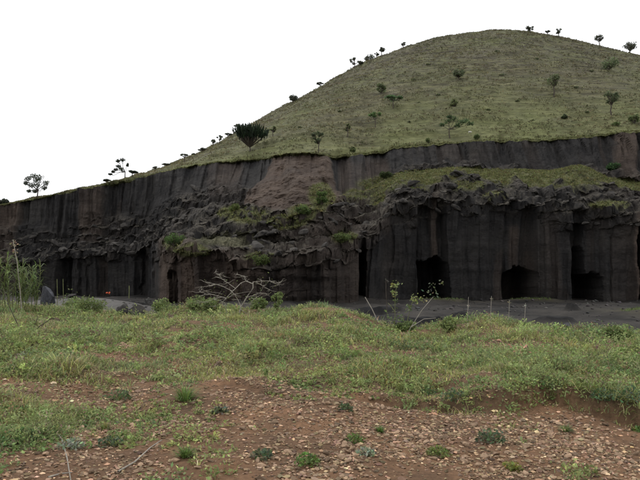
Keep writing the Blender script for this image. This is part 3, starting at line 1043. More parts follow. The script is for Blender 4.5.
def make_tree(name, label, cat, p, h, w, kind, seed, green=(0.055, 0.075, 0.030), group=None, clusters=None, dens=1.0, px=None, lean=0.0, mat=None):
    rng = np.random.default_rng(seed)
    px = px or p[1] / F
    root = thing(name, label, cat, p - [0, 0, 0.1 * min(1, h * 0.2)], group)
    fork = {'round': 0.30, 'umbrella': 0.55, 'sparse': 0.42, 'bush': 0.06, 'candelabra': 0.16, 'tall': 0.45}[kind]
    cl = []
    if clusters is not None:
        cl = [np.array(c, float) for c in clusters]
    elif kind == 'umbrella':
        k = max(6, int(9 * w / h))
        for i in range(k):
            a, r = rng.uniform(0, 6.28), w * 0.42 * math.sqrt(rng.random())
            cl.append(np.array([r * math.cos(a) + lean * h, r * math.sin(a), h * (0.90 - 0.16 * (r / (w * 0.42)) ** 2 + rng.uniform(-.05, .05)), w * rng.uniform(.13, .2), h * 0.09]))
    elif kind in ('round', 'tall', 'bush', 'sparse'):
        k = {'round': 17, 'tall': 12, 'bush': 12, 'sparse': 9}[kind]
        z0 = {'round': .32, 'tall': .48, 'bush': .12, 'sparse': .42}[kind]
        for i in range(k):
            q = rng.normal(size=3)
            q /= np.linalg.norm(q)
            q *= rng.uniform(.45, 1) ** .5
            s = {'round': .17, 'tall': .17, 'bush': .2, 'sparse': .12}[kind] * rng.uniform(.9, 1.5)
            cl.append(np.array([q[0] * w * .40 + lean * h, q[1] * w * .38, h * (z0 + (1 - z0) * .5 + q[2] * (1 - z0) * .40), w * s, w * s * rng.uniform(.6, .95)]))
    paths = []
    r0 = max(h * 0.028, px * 0.55)
    top = np.array([lean * h * 0.4 + rng.normal(0, .03) * h, rng.normal(0, .03) * h, h * fork])
    paths.append((wiggle(np.zeros(3), top, 5, h * 0.012, rng), np.linspace(r0, r0 * 0.72, 5)))
    col_all = []
    if kind == 'candelabra':
        tips = []
        for i in range(70):
            a = rng.uniform(0, 6.28)
            rr2 = w * 0.47 * math.sqrt(rng.random())
            tip = np.array([rr2 * math.cos(a), rr2 * math.sin(a), h * (0.98 - 0.30 * (rr2 / (w * .47)) ** 2 + rng.uniform(-.06, .03))])
            mid = np.array([tip[0] * .88, tip[1] * .88, h * (fork + 0.30 * (rr2 / (w * .47)) + .1)])
            tt = np.linspace(0, 1, 7)[:, None]
            c1 = (1 - tt) ** 2 * top + 2 * (1 - tt) * tt * mid + tt ** 2 * tip
            paths.append((c1[:4], np.linspace(r0 * .45, r0 * .3, 4)))
            tips.append((c1, tip))
        # ribbed green upright stems bunched at the ends of the limbs
        st = []
        for c1, tip in tips:
            for j in range(9):
                b = c1[rng.integers(3, 6)] + rng.normal(0, w * .02, 3)
                e = b + np.array([rng.normal(0, w * .035) + tip[0] * .06, rng.normal(0, w * .035) + tip[1] * .06, h * rng.uniform(.12, .26)])
                st.append((wiggle(b, e, 4, h * .008, rng), np.array([.7, 1, 1, .6]) * h * .017))
        V, Fc = tubes(st, 5)
        C = np.repeat(tint(len(st), green, .25, .06), 4 * 5 + 1, 0)
        crown = obj('crown', mesh_arr('crown', V, Fc, 3, M_LEAF, C), root)
    else:
        parts = []
        for c in cl:
            e = c[:3] - [0, 0, c[4] * .4]
            s = wiggle(top, e, 5, h * .025, rng)
            if kind == 'umbrella':
                s[1:-1, 2] -= h * .03
            paths.append((s, np.linspace(r0 * .5, max(r0 * .16, px * .16), 5)))
            for _ in range(3):
                e2 = c[:3] + rng.normal(size=3) * c[3] * np.array([.7, .7, .4])
                paths.append((wiggle(s[3], e2, 3, h * .01, rng), np.linspace(r0 * .2, px * .10, 3)))
            nl = int(130 * dens)
            q = rng.normal(size=(nl, 3))
            q /= np.linalg.norm(q, axis=1, keepdims=True)
            q *= rng.random((nl, 1)) ** .45
            cen = c[:3] + q * np.array([c[3], c[3], c[4]])
            nn = RNG.uniform(.7, 1.5, nl) * max(px * (1.0 if group == SKY else 1.35), 0.03)
            parts.append(leaves(cen, nn, tint(nl, np.array(green) * rng.uniform(.75, 1.3), .28, .07), .2, .6))
        V, Fc, C = join(parts)
        crown = obj('crown', mesh_arr('crown', V, Fc, 3, M_TREE, C), root)
    V, Fc = tubes(paths, 6)
    obj('trunk', mesh_arr('trunk', V, Fc, 3, mat or M_BARK, None, True), root)
    return root


def tree_px(x, y, hpx, wpx, kind, seed, name, label, cat='tree', p=None, **kw):
    p = hill_at(x, y) if p is None else p
    s = p[1] / F
    if 'clusters' in kw and kw['clusters'] is not None:
        kw['clusters'] = [((cx - x) * s, random.uniform(-.5, .5), (y - cy) * s, r * s, r2 * s) for (cx, cy, r, r2) in kw['clusters']]
    return make_tree(name, label, cat, p, hpx * s, wpx * s, kind, seed, **kw)


SKY = 'small trees along the hill skyline'
HILLT = 'scattered trees on the open hillside'
DK = (0.040, 0.052, 0.026)
OL = (0.070, 0.088, 0.036)
tree_px(36.5, 198, 26, 27, 'round', 11, 'rim_tree', 'leafy round-crowned tree alone on the far left cliff rim', dens=1.0, green=(0.09, 0.105, 0.075),
        clusters=[(27, 178, 3.6, 2.8), (33, 175.5, 4.2, 3), (39.5, 177, 4.4, 3.4), (45.5, 182.5, 3.6, 2.8), (30, 184.5, 4, 3.4), (37, 184, 4.4, 4), (42.5, 187, 3, 2.6), (28, 190.5, 2.6, 1.8), (33.5, 190.5, 2.6, 2), (36, 179.5, 4.4, 3.6), (25, 182.5, 2.4, 2.4)])
tree_px(124, 181, 23, 20, 'sparse', 12, 'rim_tree', 'crooked tree with scattered leaf clumps on the rim right of the round tree', dens=0.8, green=(.05, .06, .042),
        clusters=[(117.2, 165.6, 3, 1.8), (115, 169, 2.2, 1.6), (121, 169, 3, 2.2), (111.6, 171, 1.8, 1.3), (108.8, 173.6, 2.2, 1.2), (117, 160.5, 2.2, 1.8), (122, 159.5, 3.2, 1.8), (126, 164, 1.4, 2)])
tree_px(131, 178, 8, 11, 'umbrella', 13, 'thorn_tree', 'small flat-topped tree just right of the crooked rim tree', green=(.05, .06, .042), group=SKY)
tree_px(106, 185, 6, 8, 'umbrella', 14, 'thorn_tree', 'tiny flat-topped tree just left of the crooked rim tree', green=(.07, .08, .06), group=SKY, dens=.6)
tree_px(2, 206, 7, 10, 'bush', 15, 'rim_shrub', 'low shrub on the cliff rim at the left edge of the picture', 'shrub', green=(.06, .07, .05))
for (x, y, h, w, kd, lab) in ((154, 172, 6, 6, 'umbrella', 'faint tiny tree, first on the skyline right of the crooked rim tree'),
                              (165, 168, 5, 8, 'umbrella', 'low tiny flat tree, second on the skyline right of the crooked rim tree'),
                              (183, 162, 9, 8, 'umbrella', 'small dark umbrella tree, third on the skyline right of the crooked rim tree'),
                              (193, 158, 5, 6, 'umbrella', 'tiny low tree between two flat-topped trees on the left skyline'),
                              (202, 154, 6, 10, 'umbrella', 'wide low flat-topped tree on the left skyline, fifth right of the crooked tree'),
                              (212, 149, 10, 9, 'umbrella', 'taller umbrella tree left of the dark candelabra tree on the skyline'),
                              (219, 144, 9, 7, 'sparse', 'small clumpy tree second left of the candelabra tree on the skyline'),
                              (227, 139, 6, 8, 'umbrella', 'small flat tree next left of the candelabra tree on the skyline'),
                              (237, 132, 8, 9, 'umbrella', 'small flat tree peeping over the left of the candelabra tree crown'),
                              (293, 103, 8, 9, 'round', 'small dark round tree halfway up the left skyline'),
                              (320, 87, 5, 7, 'umbrella', 'tiny faint tree above the dark round tree on the left skyline'),
                              (355, 69, 12, 11, 'sparse', 'thin pale spreading tree, lowest of the row on the upper left skyline'),
                              (362, 65, 4, 5, 'bush', 'tiny shrub beside the thin pale tree on the upper left skyline'),
                              (370, 62, 8, 10, 'bush', 'bushy tree second in the row on the upper left skyline'),
                              (378, 58, 6, 5, 'sparse', 'slight sparse tree third in the row on the upper left skyline'),
                              (383, 56, 9, 6, 'tall', 'narrow dark tree, highest of the row on the upper left skyline'),
                              (405, 48, 6, 6, 'sparse', 'lone tiny tree on the skyline above the row, left of the summit'),
                              (534, 33, 7, 10, 'sparse', 'thin spreading tree nearest the summit on its right'),
                              (552, 36, 6, 5, 'umbrella', 'tiny tree between two others just right of the summit'),
                              (563, 38, 10, 9, 'sparse', 'ragged tree third right of the summit on the skyline'),
                              (605, 47, 13, 10, 'tall', 'slender round-headed tree alone on the right skyline'),
                              (635, 54, 13, 13, 'round', 'dark bushy tree on the skyline at the right edge')):
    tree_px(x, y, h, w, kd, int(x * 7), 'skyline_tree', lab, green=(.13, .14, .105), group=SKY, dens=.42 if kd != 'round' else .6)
tree_px(249.5, 152, 28, 38, 'candelabra', 31, 'candelabra_tree', 'big dark fan-shaped candelabra tree on the slope above the cliff', green=(0.024, 0.040, 0.020))
for (x, y, h, w, kd, lab, g) in ((272, 138, 14, 9, 'sparse', 'faint thin tree on the slope just right of the candelabra tree', (.09, .10, .05)),
                                 (318, 154, 24, 17, 'sparse', 'dark thin tree standing on the cliff rim above the red buttress', DK),
                                 (348, 137, 15, 8, 'sparse', 'faint small tree on the slope right of the thin rim tree', (.09, .10, .05)),
                                 (376, 128, 18, 14, 'umbrella', 'small green flat-topped tree in the middle of the lower slope', (.06, .095, .035)),
                                 (394, 108, 14, 19, 'umbrella', 'dark green flat spreading tree uphill of the small flat-topped tree', (.05, .085, .035)),
                                 (382, 93, 10, 10, 'bush', 'dim round bush high above the spreading trees, left of centre slope', (.075, .09, .045)),
                                 (461, 82, 14, 12, 'round', 'dim round tree on the upper slope left of the summit line', (.07, .082, .045)),
                                 (455, 108, 10, 9, 'bush', 'faint bush directly uphill of the forked spreading tree', (.085, .098, .045)),
                                 (557, 96, 25, 14, 'tall', 'tall dim tree in the middle of the right-hand slope', (.075, .088, .045)),
                                 (615, 116, 27, 16, 'tall', 'tall slender dark tree on the lower right-hand slope', (.052, .066, .034)),
                                 (614, 70, 11, 17, 'bush', 'wide dim bush high on the right-hand slope', (.07, .088, .045)),
                                 (567, 119, 5, 6, 'bush', 'small dark shrub below the tall dim tree on the right slope', DK),
                                 (619, 126, 4, 7, 'bush', 'low shrub at the foot of the tall slender tree', OL),
                                 (638, 124, 10, 10, 'bush', 'shrub on the lower slope at the right edge', OL),
                                 (478, 139, 5, 7, 'bush', 'small green shrub on the rim right of the forked tree', OL),
                                 (430, 143, 5, 5, 'bush', 'tiny shrub on the rim left of the forked tree', OL),
                                 (353, 152, 5, 6, 'bush', 'little shrub on the rim right of the thin dark tree', OL)):
    tree_px(x, y, h, w, kd, int(x * 5 + y), 'hillside_tree' if kd != 'bush' else 'hillside_shrub', lab, 'tree' if kd != 'bush' else 'shrub', green=tuple(1.8 * q for q in g), group=HILLT, dens=.5)
tree_px(450.5, 137, 23, 36, 'sparse', 61, 'thorn_tree', 'forked spreading green tree close above the right-hand cliff rim', green=(.065, .105, .045), dens=.9,
        clusters=[(449, 119, 4, 2.5), (455, 117, 4.5, 2.6), (461, 121, 5, 3), (466, 119, 5, 3), (472, 121, 4, 2.2), (458, 124, 3.5, 2), (443, 122, 3, 1.6), (451, 114, 3, 1.6)])
# scattered low bushes too small to show their parts
k = 0
for (x, y, w) in ((415, 80, 6), (430, 65, 5), (505, 75, 7), (520, 100, 5), (540, 60, 6), (580, 88, 6), (595, 72, 6), (490, 110, 5), (410, 122, 5), (340, 112, 5), (300, 128, 5), (355, 95, 6), (440, 95, 5), (500, 52, 6), (470, 50, 5), (590, 112, 5), (535, 122, 5), (420, 104, 4)):
    p = hill_at(x, y)
    s = p[1] / F
    q = RNG.normal(size=(70, 3))
    q /= np.linalg.norm(q, axis=1, keepdims=True)
    q *= RNG.random((70, 1)) ** .4
    q[:, 2] = np.abs(q[:, 2])
    V, Fc, C = leaves(q * w * .5 * s * np.array([1, 1, .65]), RNG.uniform(.2, .42, 70), tint(70, (.075, .09, .042), .25, .06), .3, .6)
    o = obj('hillside_bush', mesh_arr('hillside_bush', V, Fc, 3, M_LEAF, C), None, p)
    tag(o, 'one of the tiny dim scrub bushes dotted over the open hillside', 'bush', 'tiny scrub bushes on the hillside')

# small pale animal grazing by the forked tree
p = hill_at(471, 132)
root = thing('goat', 'tiny white animal grazing beside the forked tree on the rim', 'animal', p)
paths = [(np.array([(-.42, 0, .52), (-.3, 0, .56), (0, 0, .54), (.3, 0, .57), (.42, 0, .60)]), np.array([.10, .17, .19, .17, .11])),
         (np.array([(.38, 0, .60), (.5, 0, .66), (.6, 0, .55), (.72, 0, .38)]), np.array([.10, .075, .08, .045]))]
for sx in (-.32, .32):
    for sy in (-.09, .09):
        paths.append((np.array([(sx, sy, .5), (sx - .02, sy, .26), (sx, sy, 0)]), np.array([.07, .04, .03])))
V, Fc = tubes(paths, 8)
obj('body', mesh_arr('body', V * 0.6, Fc, 3, M_WHITE, None, True), root)

# ------------------------------------------------------------------ shrubs on the quarry ledges
for (x, y, h, w, lab, g) in ((175, 246, 12, 22, 'dense green bush crowning the left end of the promontory', (.07, .115, .035)),
                             (205, 256, 6, 14, 'low green bush on the promontory right of the dense bush', (.10, .135, .04)),
                             (262, 264, 9, 18, 'yellow green bush hanging on the ledge above the bare shrub', (.11, .145, .045)),
                             (322, 206, 16, 13, 'bright green shrub on the right flank of the red buttress', (.09, .135, .04)),
                             (305, 216, 9, 16, 'low green shrub at the foot of the red buttress', (.09, .13, .04)),
                             (343, 241, 8, 18, 'green shrub on a small ledge below the red buttress', (.10, .13, .045)),
                             (236, 212, 8, 12, 'small green shrub left of the red buttress foot', (.10, .125, .04)),
                             (615, 170, 6, 13, 'green shrub on the bench right of the grassed heap', (.055, .105, .04)),
                             (385, 178, 6, 12, 'shrub on the left end of the grassy bench', (.075, .10, .04))):
    p = face_at(x, y, rB - 25)
    tree_px(x, y, h, w, 'bush', int(x * 3 + y), 'ledge_shrub', lab, 'shrub', p=p, green=g, dens=1.1, group='shrubs on the quarry ledges')

# ------------------------------------------------------------------ loose cinder on the quarry floor (uncountable)
m = 5200
qx_ = RNG.uniform(-60, 60, m)
qy_ = 30 + 75 * RNG.random(m) ** 1.2
kk = RNG.random(m) < np.clip(.35 + 1.1 * fbm(qx_ / 7, qy_ / 7, 0, 140, 3), .03, 1)
qx_, qy_ = qx_[kk], qy_[kk]
m = len(qx_)
sz = np.minimum(np.exp(RNG.normal(math.log(.11), .5, m)), .45)
q = sv[None] * (RNG.normal(0, .25, (m, len(sv), 1)) + 1) * np.array([1.1, 1, .7]) * sz[:, None, None]
q = q + np.stack([qx_, qy_, floor_z(qx_, qy_) + .2 * sz], -1)[:, None, :]
Fc = (sf[None] + (np.arange(m) * len(sv))[:, None, None]).reshape(-1, 3)
rb = obj('rubble', mesh_arr('rubble', q.reshape(-1, 3), Fc, 3, M_GRAV, np.repeat(tint(m, (.045, .042, .04), .4, .04), len(sv), 0)))
tag(rb, 'dark loose cinder lumps strewn over the quarry floor', 'rubble', None, 'stuff')

# ------------------------------------------------------------------ things on the quarry floor
def ground_pt(x, y, lo=20, hi=100):
    """first point of the quarry floor along a sight line"""
    for d in np.arange(lo, hi, 0.25):
        q = at(x, y, d)
        if q[2] <= floor_z(q[0], q[1]):
            return q
    return at(x, y, hi)


def boulder(name, label, cat, p, s, seed, mat, group=None, amp=.45):
    o = obj(name, rockmesh(name, I2V, I2F, mat, seed, amp, (1, 1, 1)), None, (p[0], p[1], p[2] + s[2] * .55))
    o.scale = s
    return tag(o, label, cat, group)


def bank_pt(x, d):
    X = (x - 320) / F * d
    return np.array([X, d, float(bank_z(X, d))])


p = bank_pt(47, 24.6)
for (dx, dzz, s, sd) in ((0, 0, (.46, .40, .70), 412),):
    boulder('lava_boulder', 'shiny blue grey lava boulder behind the reeds at the left', 'boulder', p, s, sd, M_DARKROCK, None, 1.1)
p = bank_pt(139, 23.0)
boulder('lava_boulder', 'dark round boulder on the crest left of the bare shrub', 'boulder', p, (.34, .3, .34), 401, M_ROCK, None, .9)
p = bank_pt(124, 23.4)
boulder('lava_boulder', 'low brown boulder left of the dark round boulder', 'boulder', p, (.3, .3, .24), 402, M_ROCK, None, .9)
p = ground_pt(73, 297)
boulder('ash_block', 'low dark block lying on the pale ash heap near the boulder', 'rock', p, (1.1, .7, .45), 403, M_ROCK)
p = np.array([-27.5, 77.5, float(floor_z(-27.5, 77.5))])
q = at(108, 293, 74)
root = thing('cloth_bundle', 'small orange red bundle lying on the quarry floor at left', 'bundle', q - [0, 0, .1])
for (dx, s, sd) in ((-.16, (.15, .14, .13), 410), (.17, (.17, .15, .17), 411)):
    o = obj('bag', rockmesh('bag', I2V, I2F, M_RED, sd, .35, (1, 1, 1), True), root, (dx, 0, .12))
    o.scale = s
q = at(129, 296, 74)
V, Fc = tubes([(np.array([(0, 0, -.3), (.01, 0, .5), (.0, 0, 1.25)]), np.array([.05, .04, .035]))], 6)
tag(obj('post', mesh_arr('post', V, Fc, 3, M_GREENSTEM, None, True), None, q), 'short upright post on the quarry floor right of the orange bundle', 'post')

# ------------------------------------------------------------------ roadside plants that stand out
def stems_thing(name, label, cat, base, paths, mat, leafsets=(), group=None, k=5, stem_name='stems'):
    root = thing(name, label, cat, base, group)
    paths = [(np.asarray(a, float) - base, r) for a, r in paths]
    V, Fc = tubes(paths, k)
    obj(stem_name, mesh_arr(stem_name, V, Fc, 3, mat, None, True), root)
    if leafsets:
        V, Fc, C = join([(v - base, f, c) for (v, f, c) in leafsets])
        obj('leaves', mesh_arr('leaves', V, Fc, 3, M_LEAF, C), root)
    return root


def pxpath(pts, d, jit=0.0, rng=None):
    out = []
    off = 0
    for (x, y) in pts:
        off += (rng.normal(0, jit) if rng is not None else 0)
        out.append(at(x, y, d + off))
    return np.array(out)


rng = np.random.default_rng(77)
d0 = 19.6
base = bank_pt(237, d0)
BR = [([(236, 330), (239, 314), (241, 307), (247, 297), (253, 288), (253, 282)], .035, .016),
      ([(241, 307), (238, 300), (234, 294), (230, 290)], .020, .012), ([(253, 284), (246, 281), (241, 283), (235, 289), (226, 298)], .017, .012),
      ([(253, 282), (262, 281), (270, 281), (278, 285)], .014, .006), ([(256, 282), (263, 286), (270, 290)], .010, .005),
      ([(236, 289), (228, 283), (222, 279), (216, 277)], .012, .005), ([(232, 291), (224, 287), (215, 284), (205, 282)], .011, .005),
      ([(226, 298), (218, 296), (210, 294), (204, 295)], .013, .005), ([(226, 298), (225, 304), (227, 313), (229, 325)], .013, .016),
      ([(222, 297), (214, 299), (206, 302), (200, 303)], .010, .005), ([(247, 297), (252, 296), (258, 293), (267, 295)], .010, .005),
      ([(243, 303), (249, 304), (254, 299), (262, 294)], .010, .005), ([(240, 309), (247, 314), (251, 318), (252, 326)], .014, .012),
      ([(215, 284), (209, 286), (202, 287)], .006, .003), ([(222, 279), (219, 275), (215, 272)], .006, .003), ([(210, 294), (205, 291), (200, 292)], .006, .003),
      ([(270, 281), (275, 281), (279, 283)], .006, .003), ([(234, 294), (229, 297), (222, 302), (216, 306)], .008, .004), ([(246, 281), (243, 276), (237, 274)], .007, .003)]
paths = []
for pts, r0, r1 in BR:
    q = pxpath(pts, d0, .12, rng)
    paths.append((q, np.linspace(r0, r1, len(q)) * 0.85))
    for j in range(11):                                   # fine twigs
        a = q[rng.integers(1, len(q))]
        if r0 < .03:
            e = a + rng.normal(size=3) * np.array([.16, .16, .07])
            paths.append((wiggle(a, e, 4, .012, rng), np.linspace(.006, .0025, 4)))
lf = []
for (x, y, r, n) in ((228, 306, .14, 60), (252, 305, .20, 70), (246, 318, .16, 50), (222, 287, .2, 25), (265, 288, .22, 30), (277, 301, .12, 45), (210, 297, .2, 20), (240, 296, .2, 20)):
    cen = at(x, y, d0) + rng.normal(size=(n, 3)) * r
    lf.append(leaves(cen, RNG.uniform(.03, .065, n), tint(n, (.15, .175, .07), .25), .4, .5))
stems_thing('bare_shrub', 'half-bare shrub with bleached flat-topped branches on the bank crest', 'shrub', base, paths, M_PALEBARK, lf, stem_name='branches')


def weed(label, x, d, pts_list, lfs, name='weed', cat='weed', mat=None, r=.012, group=None):
    paths = [(pxpath(p_, d, .03, rng), np.linspace(r, r * .5, len(p_))) for p_ in pts_list]
    b = bank_pt(x, d)
    sets = []
    for (lx, ly, lr, n, col) in lfs:
        cen = at(lx, ly, d) + rng.normal(size=(n, 3)) * lr
        sets.append(leaves(cen, RNG.uniform(.05, .11, n) * (1 if lr > .021 else .4), tint(n, col, .25), .5, .55))
    return stems_thing(name, label, cat, b, paths, mat or M_GREENSTEM, sets, group)


YG = (.21, .23, .085)
GG = (.11, .15, .055)
weed('tall weed with pale yellowish leaf tuft on the crest, dark wall behind', 395, 17.2, [[(394, 336), (395, 318), (395, 300), (396, 288)], [(395, 312), (391, 306), (388, 303)]],
     [(396, 285, .06, 40, YG), (394, 293, .05, 24, YG), (396, 301, .04, 14, GG), (394, 318, .12, 50, GG)])
weed('arching weed with yellowish leaves right of the tall tufted weed', 414, 17.0, [[(404, 338), (408, 318), (412, 303), (418, 298), (423, 299)], [(406, 326), (402, 316)]],
     [(415, 299, .07, 46, YG), (410, 307, .06, 24, GG), (404, 322, .12, 50, GG), (422, 299, .04, 16, YG)])
weed('dark dead seed stalk left of the tall tufted weed', 386, 17.4, [[(387, 334), (387, 312), (386, 290), (386, 281)]], [(386, 281, .03, 14, (.05, .045, .035)), (388, 322, .08, 20, GG)], mat=M_BARK)
weed('grey dry stem leaning right across the dark hollow', 410, 16.6, [[(398, 352), (411, 327), (422, 310), (433, 297)], [(411, 327), (424, 319), (436, 318)]], [(431, 291, .09, 24, (.10, .12, .075)), (441, 282, .05, 8, (.11, .12, .07))], mat=M_PALEBARK)
weed('pale bare stick leaning left on the crest beside the weeds', 377, 18.2, [[(378, 322), (372, 309), (365, 297)]], [], mat=M_PALEBARK, r=.016, name='stick', cat='stick')
for (x, y0, y1, d, lab) in ((468, 322, 297, 17.6, 'upright pale stalk on the crest, first right of the dark hollow'), (491, 322, 296, 17.6, 'thin grey upright stalk, second right of the dark hollow'),
                            (509, 324, 300, 17.2, 'dry grass stalk with fluffy head, third right of the hollow'), (525, 324, 303, 17.0, 'dry stalk with white seed head, rightmost of the stalks')):
    head = (.34, .32, .26) if x in (468, 525) else (.24, .21, .14)
    weed(lab, x, d, [[(x - 1, y0 + 8), (x, (y0 + y1) / 2), (x + .5, y1)]], [(x + .3, y1 + (9 if x == 468 else 3), .02, 22, head), (x, y0, .06, 18, GG)], name='dry_stalk', cat='stalk', mat=M_PALEBARK, r=.009)

for (x, d, h, w, lab) in ((166, 21.6, .55, .9, 'leafy weed bush on the crest left of the bare shrub, by the promontory corner'), (197, 20.8, .50, .8, 'leafy weed bush on the crest nearest the bare shrub on its left'),
                          (212, 20.4, .42, .7, 'low leafy bush under the left branches of the bare shrub'), (259, 20.0, .50, .6, 'upright leafy weed right beside the bare shrub'),
                          (277, 20.0, .72, .35, 'narrow pale green sapling right of the bare shrub'), (92, 23.2, .45, 1.2, 'wide low bush on the crest above the ash heap at left'),
                          (404, 17.2, .42, .6, 'leafy bush at the foot of the tall tufted weed'), (448, 17.2, .35, .6, 'grassy green bush on the crest right of the dark hollow'),
                          (76, 23.6, .55, .8, 'green bush on the crest right of the two stakes'), (618, 14.6, .30, .7, 'low green bush on the crest at the right edge')):
    make_tree('crest_bush', lab, 'bush', bank_pt(x, d), h, w, 'bush', int(x * 11), (.17, .215, .08), 'leafy bushes on the bank crest', None, .8, .045, 0, M_GREENSTEM)

# reeds at the left edge: tall arching leaves and pale canes, each clump its own plant
def reed(label, x, d, ytop, n, spread, seed, group='reeds at the left'):
    r = np.random.default_rng(seed)
    b = bank_pt(x, d)
    H = float(at(x, ytop, d)[2] - b[2])
    root = thing('reed_clump', label, 'reeds', b, group)
    paths = []
    for i in range(max(3, n // 9)):
        e = np.array([r.normal(0, spread * .7), r.normal(0, .2), H * r.uniform(.6, 1.0)])
        s = np.array([e[0] * .5 + r.normal(0, .1), e[1] * .5, -.05])
        paths.append((wiggle(s, e, 5, .02, r), np.linspace(.016, .007, 5)))
    V, Fc = tubes(paths, 5)
    obj('cane', mesh_arr('cane', V, Fc, 3, M_GREENSTEM, None, True), root)
    bs, az, ln, lean, wd = [], [], [], [], []
    for i in range(n * 3):
        pth = paths[r.integers(0, len(paths))][0]
        t = r.uniform(.25, 1)
        k_ = min(3, int(t * 4))
        bs.append(pth[k_] + (pth[k_ + 1] - pth[k_]) * (t * 4 - k_))
        az.append(r.uniform(0, 6.28))
        ln.append(r.uniform(.25, .6))
        lean.append(r.uniform(.4, 1.2))
        wd.append(r.uniform(.02, .04))
    V, Fc, C = blades(np.array(bs), np.array(az), np.array(ln), np.array(lean), np.array(wd), tint(n * 3, (.125, .165, .06), .3, .08), .6)
    obj('leaves', mesh_arr('leaves', V, Fc, 3, M_GRASS, C), root)


reed('leafy green reed clump at the very left edge of the bank', 2, 20.5, 252, 80, .4, 501)
reed('reed clump second from the left edge, tallest leaves', 17, 21, 256, 90, .45, 502)
reed('reed clump with arching leaves beside the shiny boulder', 35, 22, 262, 80, .45, 503)
paths = [[(22, 318), (20, 290), (17, 262), (13, 240)]]
weed('single tall dry cane with pale plume above the reeds', 22, 20.8, paths, [(13, 243, .06, 26, (.30, .25, .15)), (15, 252, .05, 20, (.28, .23, .14))], name='dry_cane', cat='cane', mat=M_PALEBARK, r=.02)
for (x, y1, lab) in ((57, 279, 'left of two thin pale upright stakes beside the shiny boulder'), (63, 279, 'right of two thin pale upright stakes beside the shiny boulder')):
    V, Fc = tubes([(pxpath([(x, 318), (x + .4, 298), (x, y1)], 25.5), np.array([.013, .011, .008]))], 6)
    b = bank_pt(x, 25.5)
    tag(obj('stake', mesh_arr('stake', V - b, Fc, 3, M_GREENSTEM, None, True), None, b), lab, 'stake')
weed('leafy vine-covered weed right of the two stakes', 69, 25, [[(70, 318), (69, 306), (67, 297)]], [(68, 300, .2, 70, (.12, .15, .06)), (72, 304, .15, 50, GG)])
weed('dry forked branch leaning over the weeds at the left', 24, 15.5, [[(24, 350), (31, 335), (36, 322), (38, 316)], [(31, 335), (40, 326), (52, 318), (60, 320)], [(24, 345), (18, 325), (9, 306), (3, 288)]], [], name='dry_branch', cat='branch', mat=M_BARK, r=.014)

# twigs lying on the stony ground
for (pts, lab) in (([(38, 412), (50, 424), (62, 440), (67, 458), (71, 482)], 'long thin dead twig curving down the stony slope at lower left'),
                   ([(118, 472), (135, 462), (150, 448), (162, 440)], 'pale dead twig lying on the stones at lower left centre'),
                   ([(48, 478), (60, 474), (72, 473)], 'short pale twig at the bottom left')):
    q = []
    for (x, y) in pts:
        for d in np.arange(4.6, 14, .02):
            w_ = at(x, y, d)
            if w_[2] <= float(bank_z(w_[0], d)) + .015:
                break
        q.append([w_[0], d, float(bank_z(w_[0], d)) + .016])
    q = np.array(q)
    V, Fc = tubes([(q, np.linspace(.009, .005, len(q)))], 5)
    tag(obj('dead_twig', mesh_arr('dead_twig', V - q[0], Fc, 3, M_PALEBARK, None, True), None, q[0]), lab, 'twig')


# ---- tufts and weeds standing singly on the bare ground and in the sward
def bank_hit(x, y):
    for d in np.arange(4.4, 24, .02):
        w_ = at(x, y, d)
        if w_[2] <= float(bank_z(w_[0], d)):
            return w_
    return at(x, y, 20)


def small_plant(x, y, rpx, label, col, kind='herb', group='weeds on the stony ground'):
    p = bank_hit(x, y)
    r = rpx / F * p[1]
    n = int(60 + rpx * 7)
    root = thing('weed_tuft', label, 'weed', p, group)
    if kind == 'herb':
        q = RNG.normal(size=(n, 3))
        q /= np.linalg.norm(q, axis=1, keepdims=True)
        q[:, 2] = np.abs(q[:, 2])
        q *= RNG.random((n, 1)) ** .4
        V, Fc, C = leaves(q * r * np.array([1, 1, .75]), RNG.uniform(.03, .06, n), tint(n, col, .28), .5, .55, q * .7)
        obj('leaves', mesh_arr('leaves', V, Fc, 3, M_LEAF, C), root)
        ps = [(np.array([(0, 0, -.02), q[i] * r * .5, q[i] * r * .9 * np.array([1, 1, .75])]), np.array([.005, .004, .003])) for i in range(10)]
        V, Fc = tubes(ps, 4)
        obj('stems', mesh_arr('stems', V, Fc, 3, M_GREENSTEM, None, True), root)
    else:
        a = RNG.uniform(0, 6.28, n)
        bs = np.stack([np.cos(a), np.sin(a), np.zeros(n)], -1) * (r * .3 * RNG.random((n, 1)))
        V, Fc, C = blades(bs - [0, 0, .01], a, r * RNG.uniform(.7, 1.5, n), RNG.uniform(.2, 1.1, n), RNG.uniform(.006, .012, n), tint(n, col, .28))
        obj('blades', mesh_arr('blades', V, Fc, 3, M_GRASS, C), root)


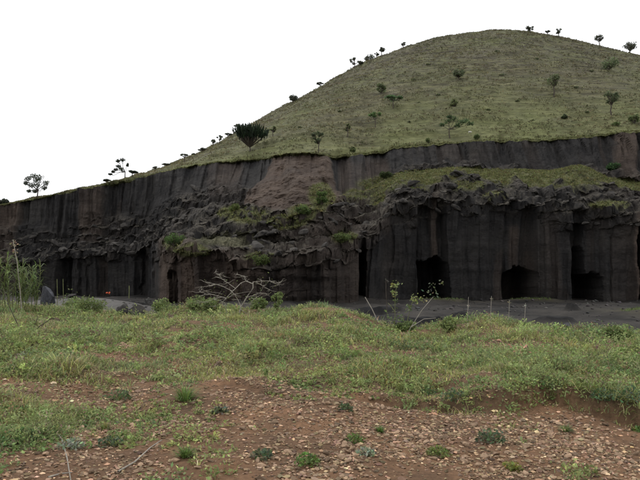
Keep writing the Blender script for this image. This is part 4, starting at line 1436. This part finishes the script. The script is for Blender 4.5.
PL = (.26, .29, .20)
BL = (.075, .125, .06)
for (x, y, r, lab, colr, kd) in (
        (70, 448, 14, 'pale broad-leaved weed on the stones at lower left', PL, 'herb'), (110, 446, 13, 'grey green tuft right of the pale weed on the stones', (.09, .12, .065), 'herb'),
        (186, 457, 13, 'bright green grass tuft low on the stony ground, left of centre', (.13, .19, .05), 'grass'), (262, 458, 12, 'grey green herb at the bottom, left of centre', (.10, .13, .07), 'herb'),
        (308, 464, 14, 'bright green herb at the bottom centre left', (.12, .18, .05), 'herb'), (354, 442, 11, 'small green herb on the stones near the centre', (.12, .17, .05), 'herb'),
        (366, 455, 10, 'pale herb on the stones just below the centre green herb', PL, 'herb'), (438, 456, 13, 'yellow green herb on the stones right of centre', (.15, .18, .055), 'herb'),
        (492, 441, 16, 'grey green bush-like weed on the stones right of centre', (.085, .115, .06), 'herb'), (512, 470, 11, 'yellow weed at the bottom right of centre', (.22, .22, .06), 'herb'),
        (566, 432, 8, 'little green tuft on the bare earth at right', (.12, .17, .055), 'grass'), (380, 432, 7, 'tiny green tuft on the stones below the bank', (.12, .18, .05), 'grass'),
        (628, 402, 22, 'dense blue green bush at the bank edge, far right', BL, 'herb'), (604, 398, 14, 'lower blue green bush left of the dense one at the far right', BL, 'herb'),
        (24, 358, 10, 'pale-leaved weed in the green sward at the far left', PL, 'herb'), (30, 440, 16, 'dark green weed on the stones at the far left', (.08, .12, .05), 'herb'),
        (15, 415, 15, 'green weed above the dark one at the far left edge', (.09, .14, .05), 'herb'), (185, 400, 18, 'green tussock on the edge of the stony ground at left', (.13, .19, .055), 'grass'),
        (118, 400, 15, 'grey green weed at the edge of the stones above the twig', (.09, .13, .055), 'herb'), (220, 412, 9, 'small grey weed on the stones beside the green tussock', (.10, .12, .07), 'herb'),
        (455, 400, 16, 'grey green weed hanging over the bank edge, centre right', (.09, .12, .06), 'herb'), (425, 395, 14, 'dark green weed at the bank edge left of the hanging weed', (.08, .125, .05), 'herb'),
        (345, 410, 9, 'small dark tuft just below the bank, near the centre', (.08, .11, .05), 'herb'), (548, 388, 16, 'green herb on the bank edge, right', (.10, .15, .055), 'herb'),
        (400, 350, 14, 'dark bushy weed on the bank below the tall tufted weed', (.08, .11, .05), 'herb'), (275, 360, 14, 'bright green herb in the sward near the centre', (.13, .19, .06), 'herb'),
        (105, 430, 9, 'yellowish tuft on the stones at left', (.18, .19, .06), 'grass'), (640, 432, 8, 'small tuft on bare earth at the right edge', (.13, .18, .055), 'herb')):
    small_plant(x, y, r, lab, colr, kd)
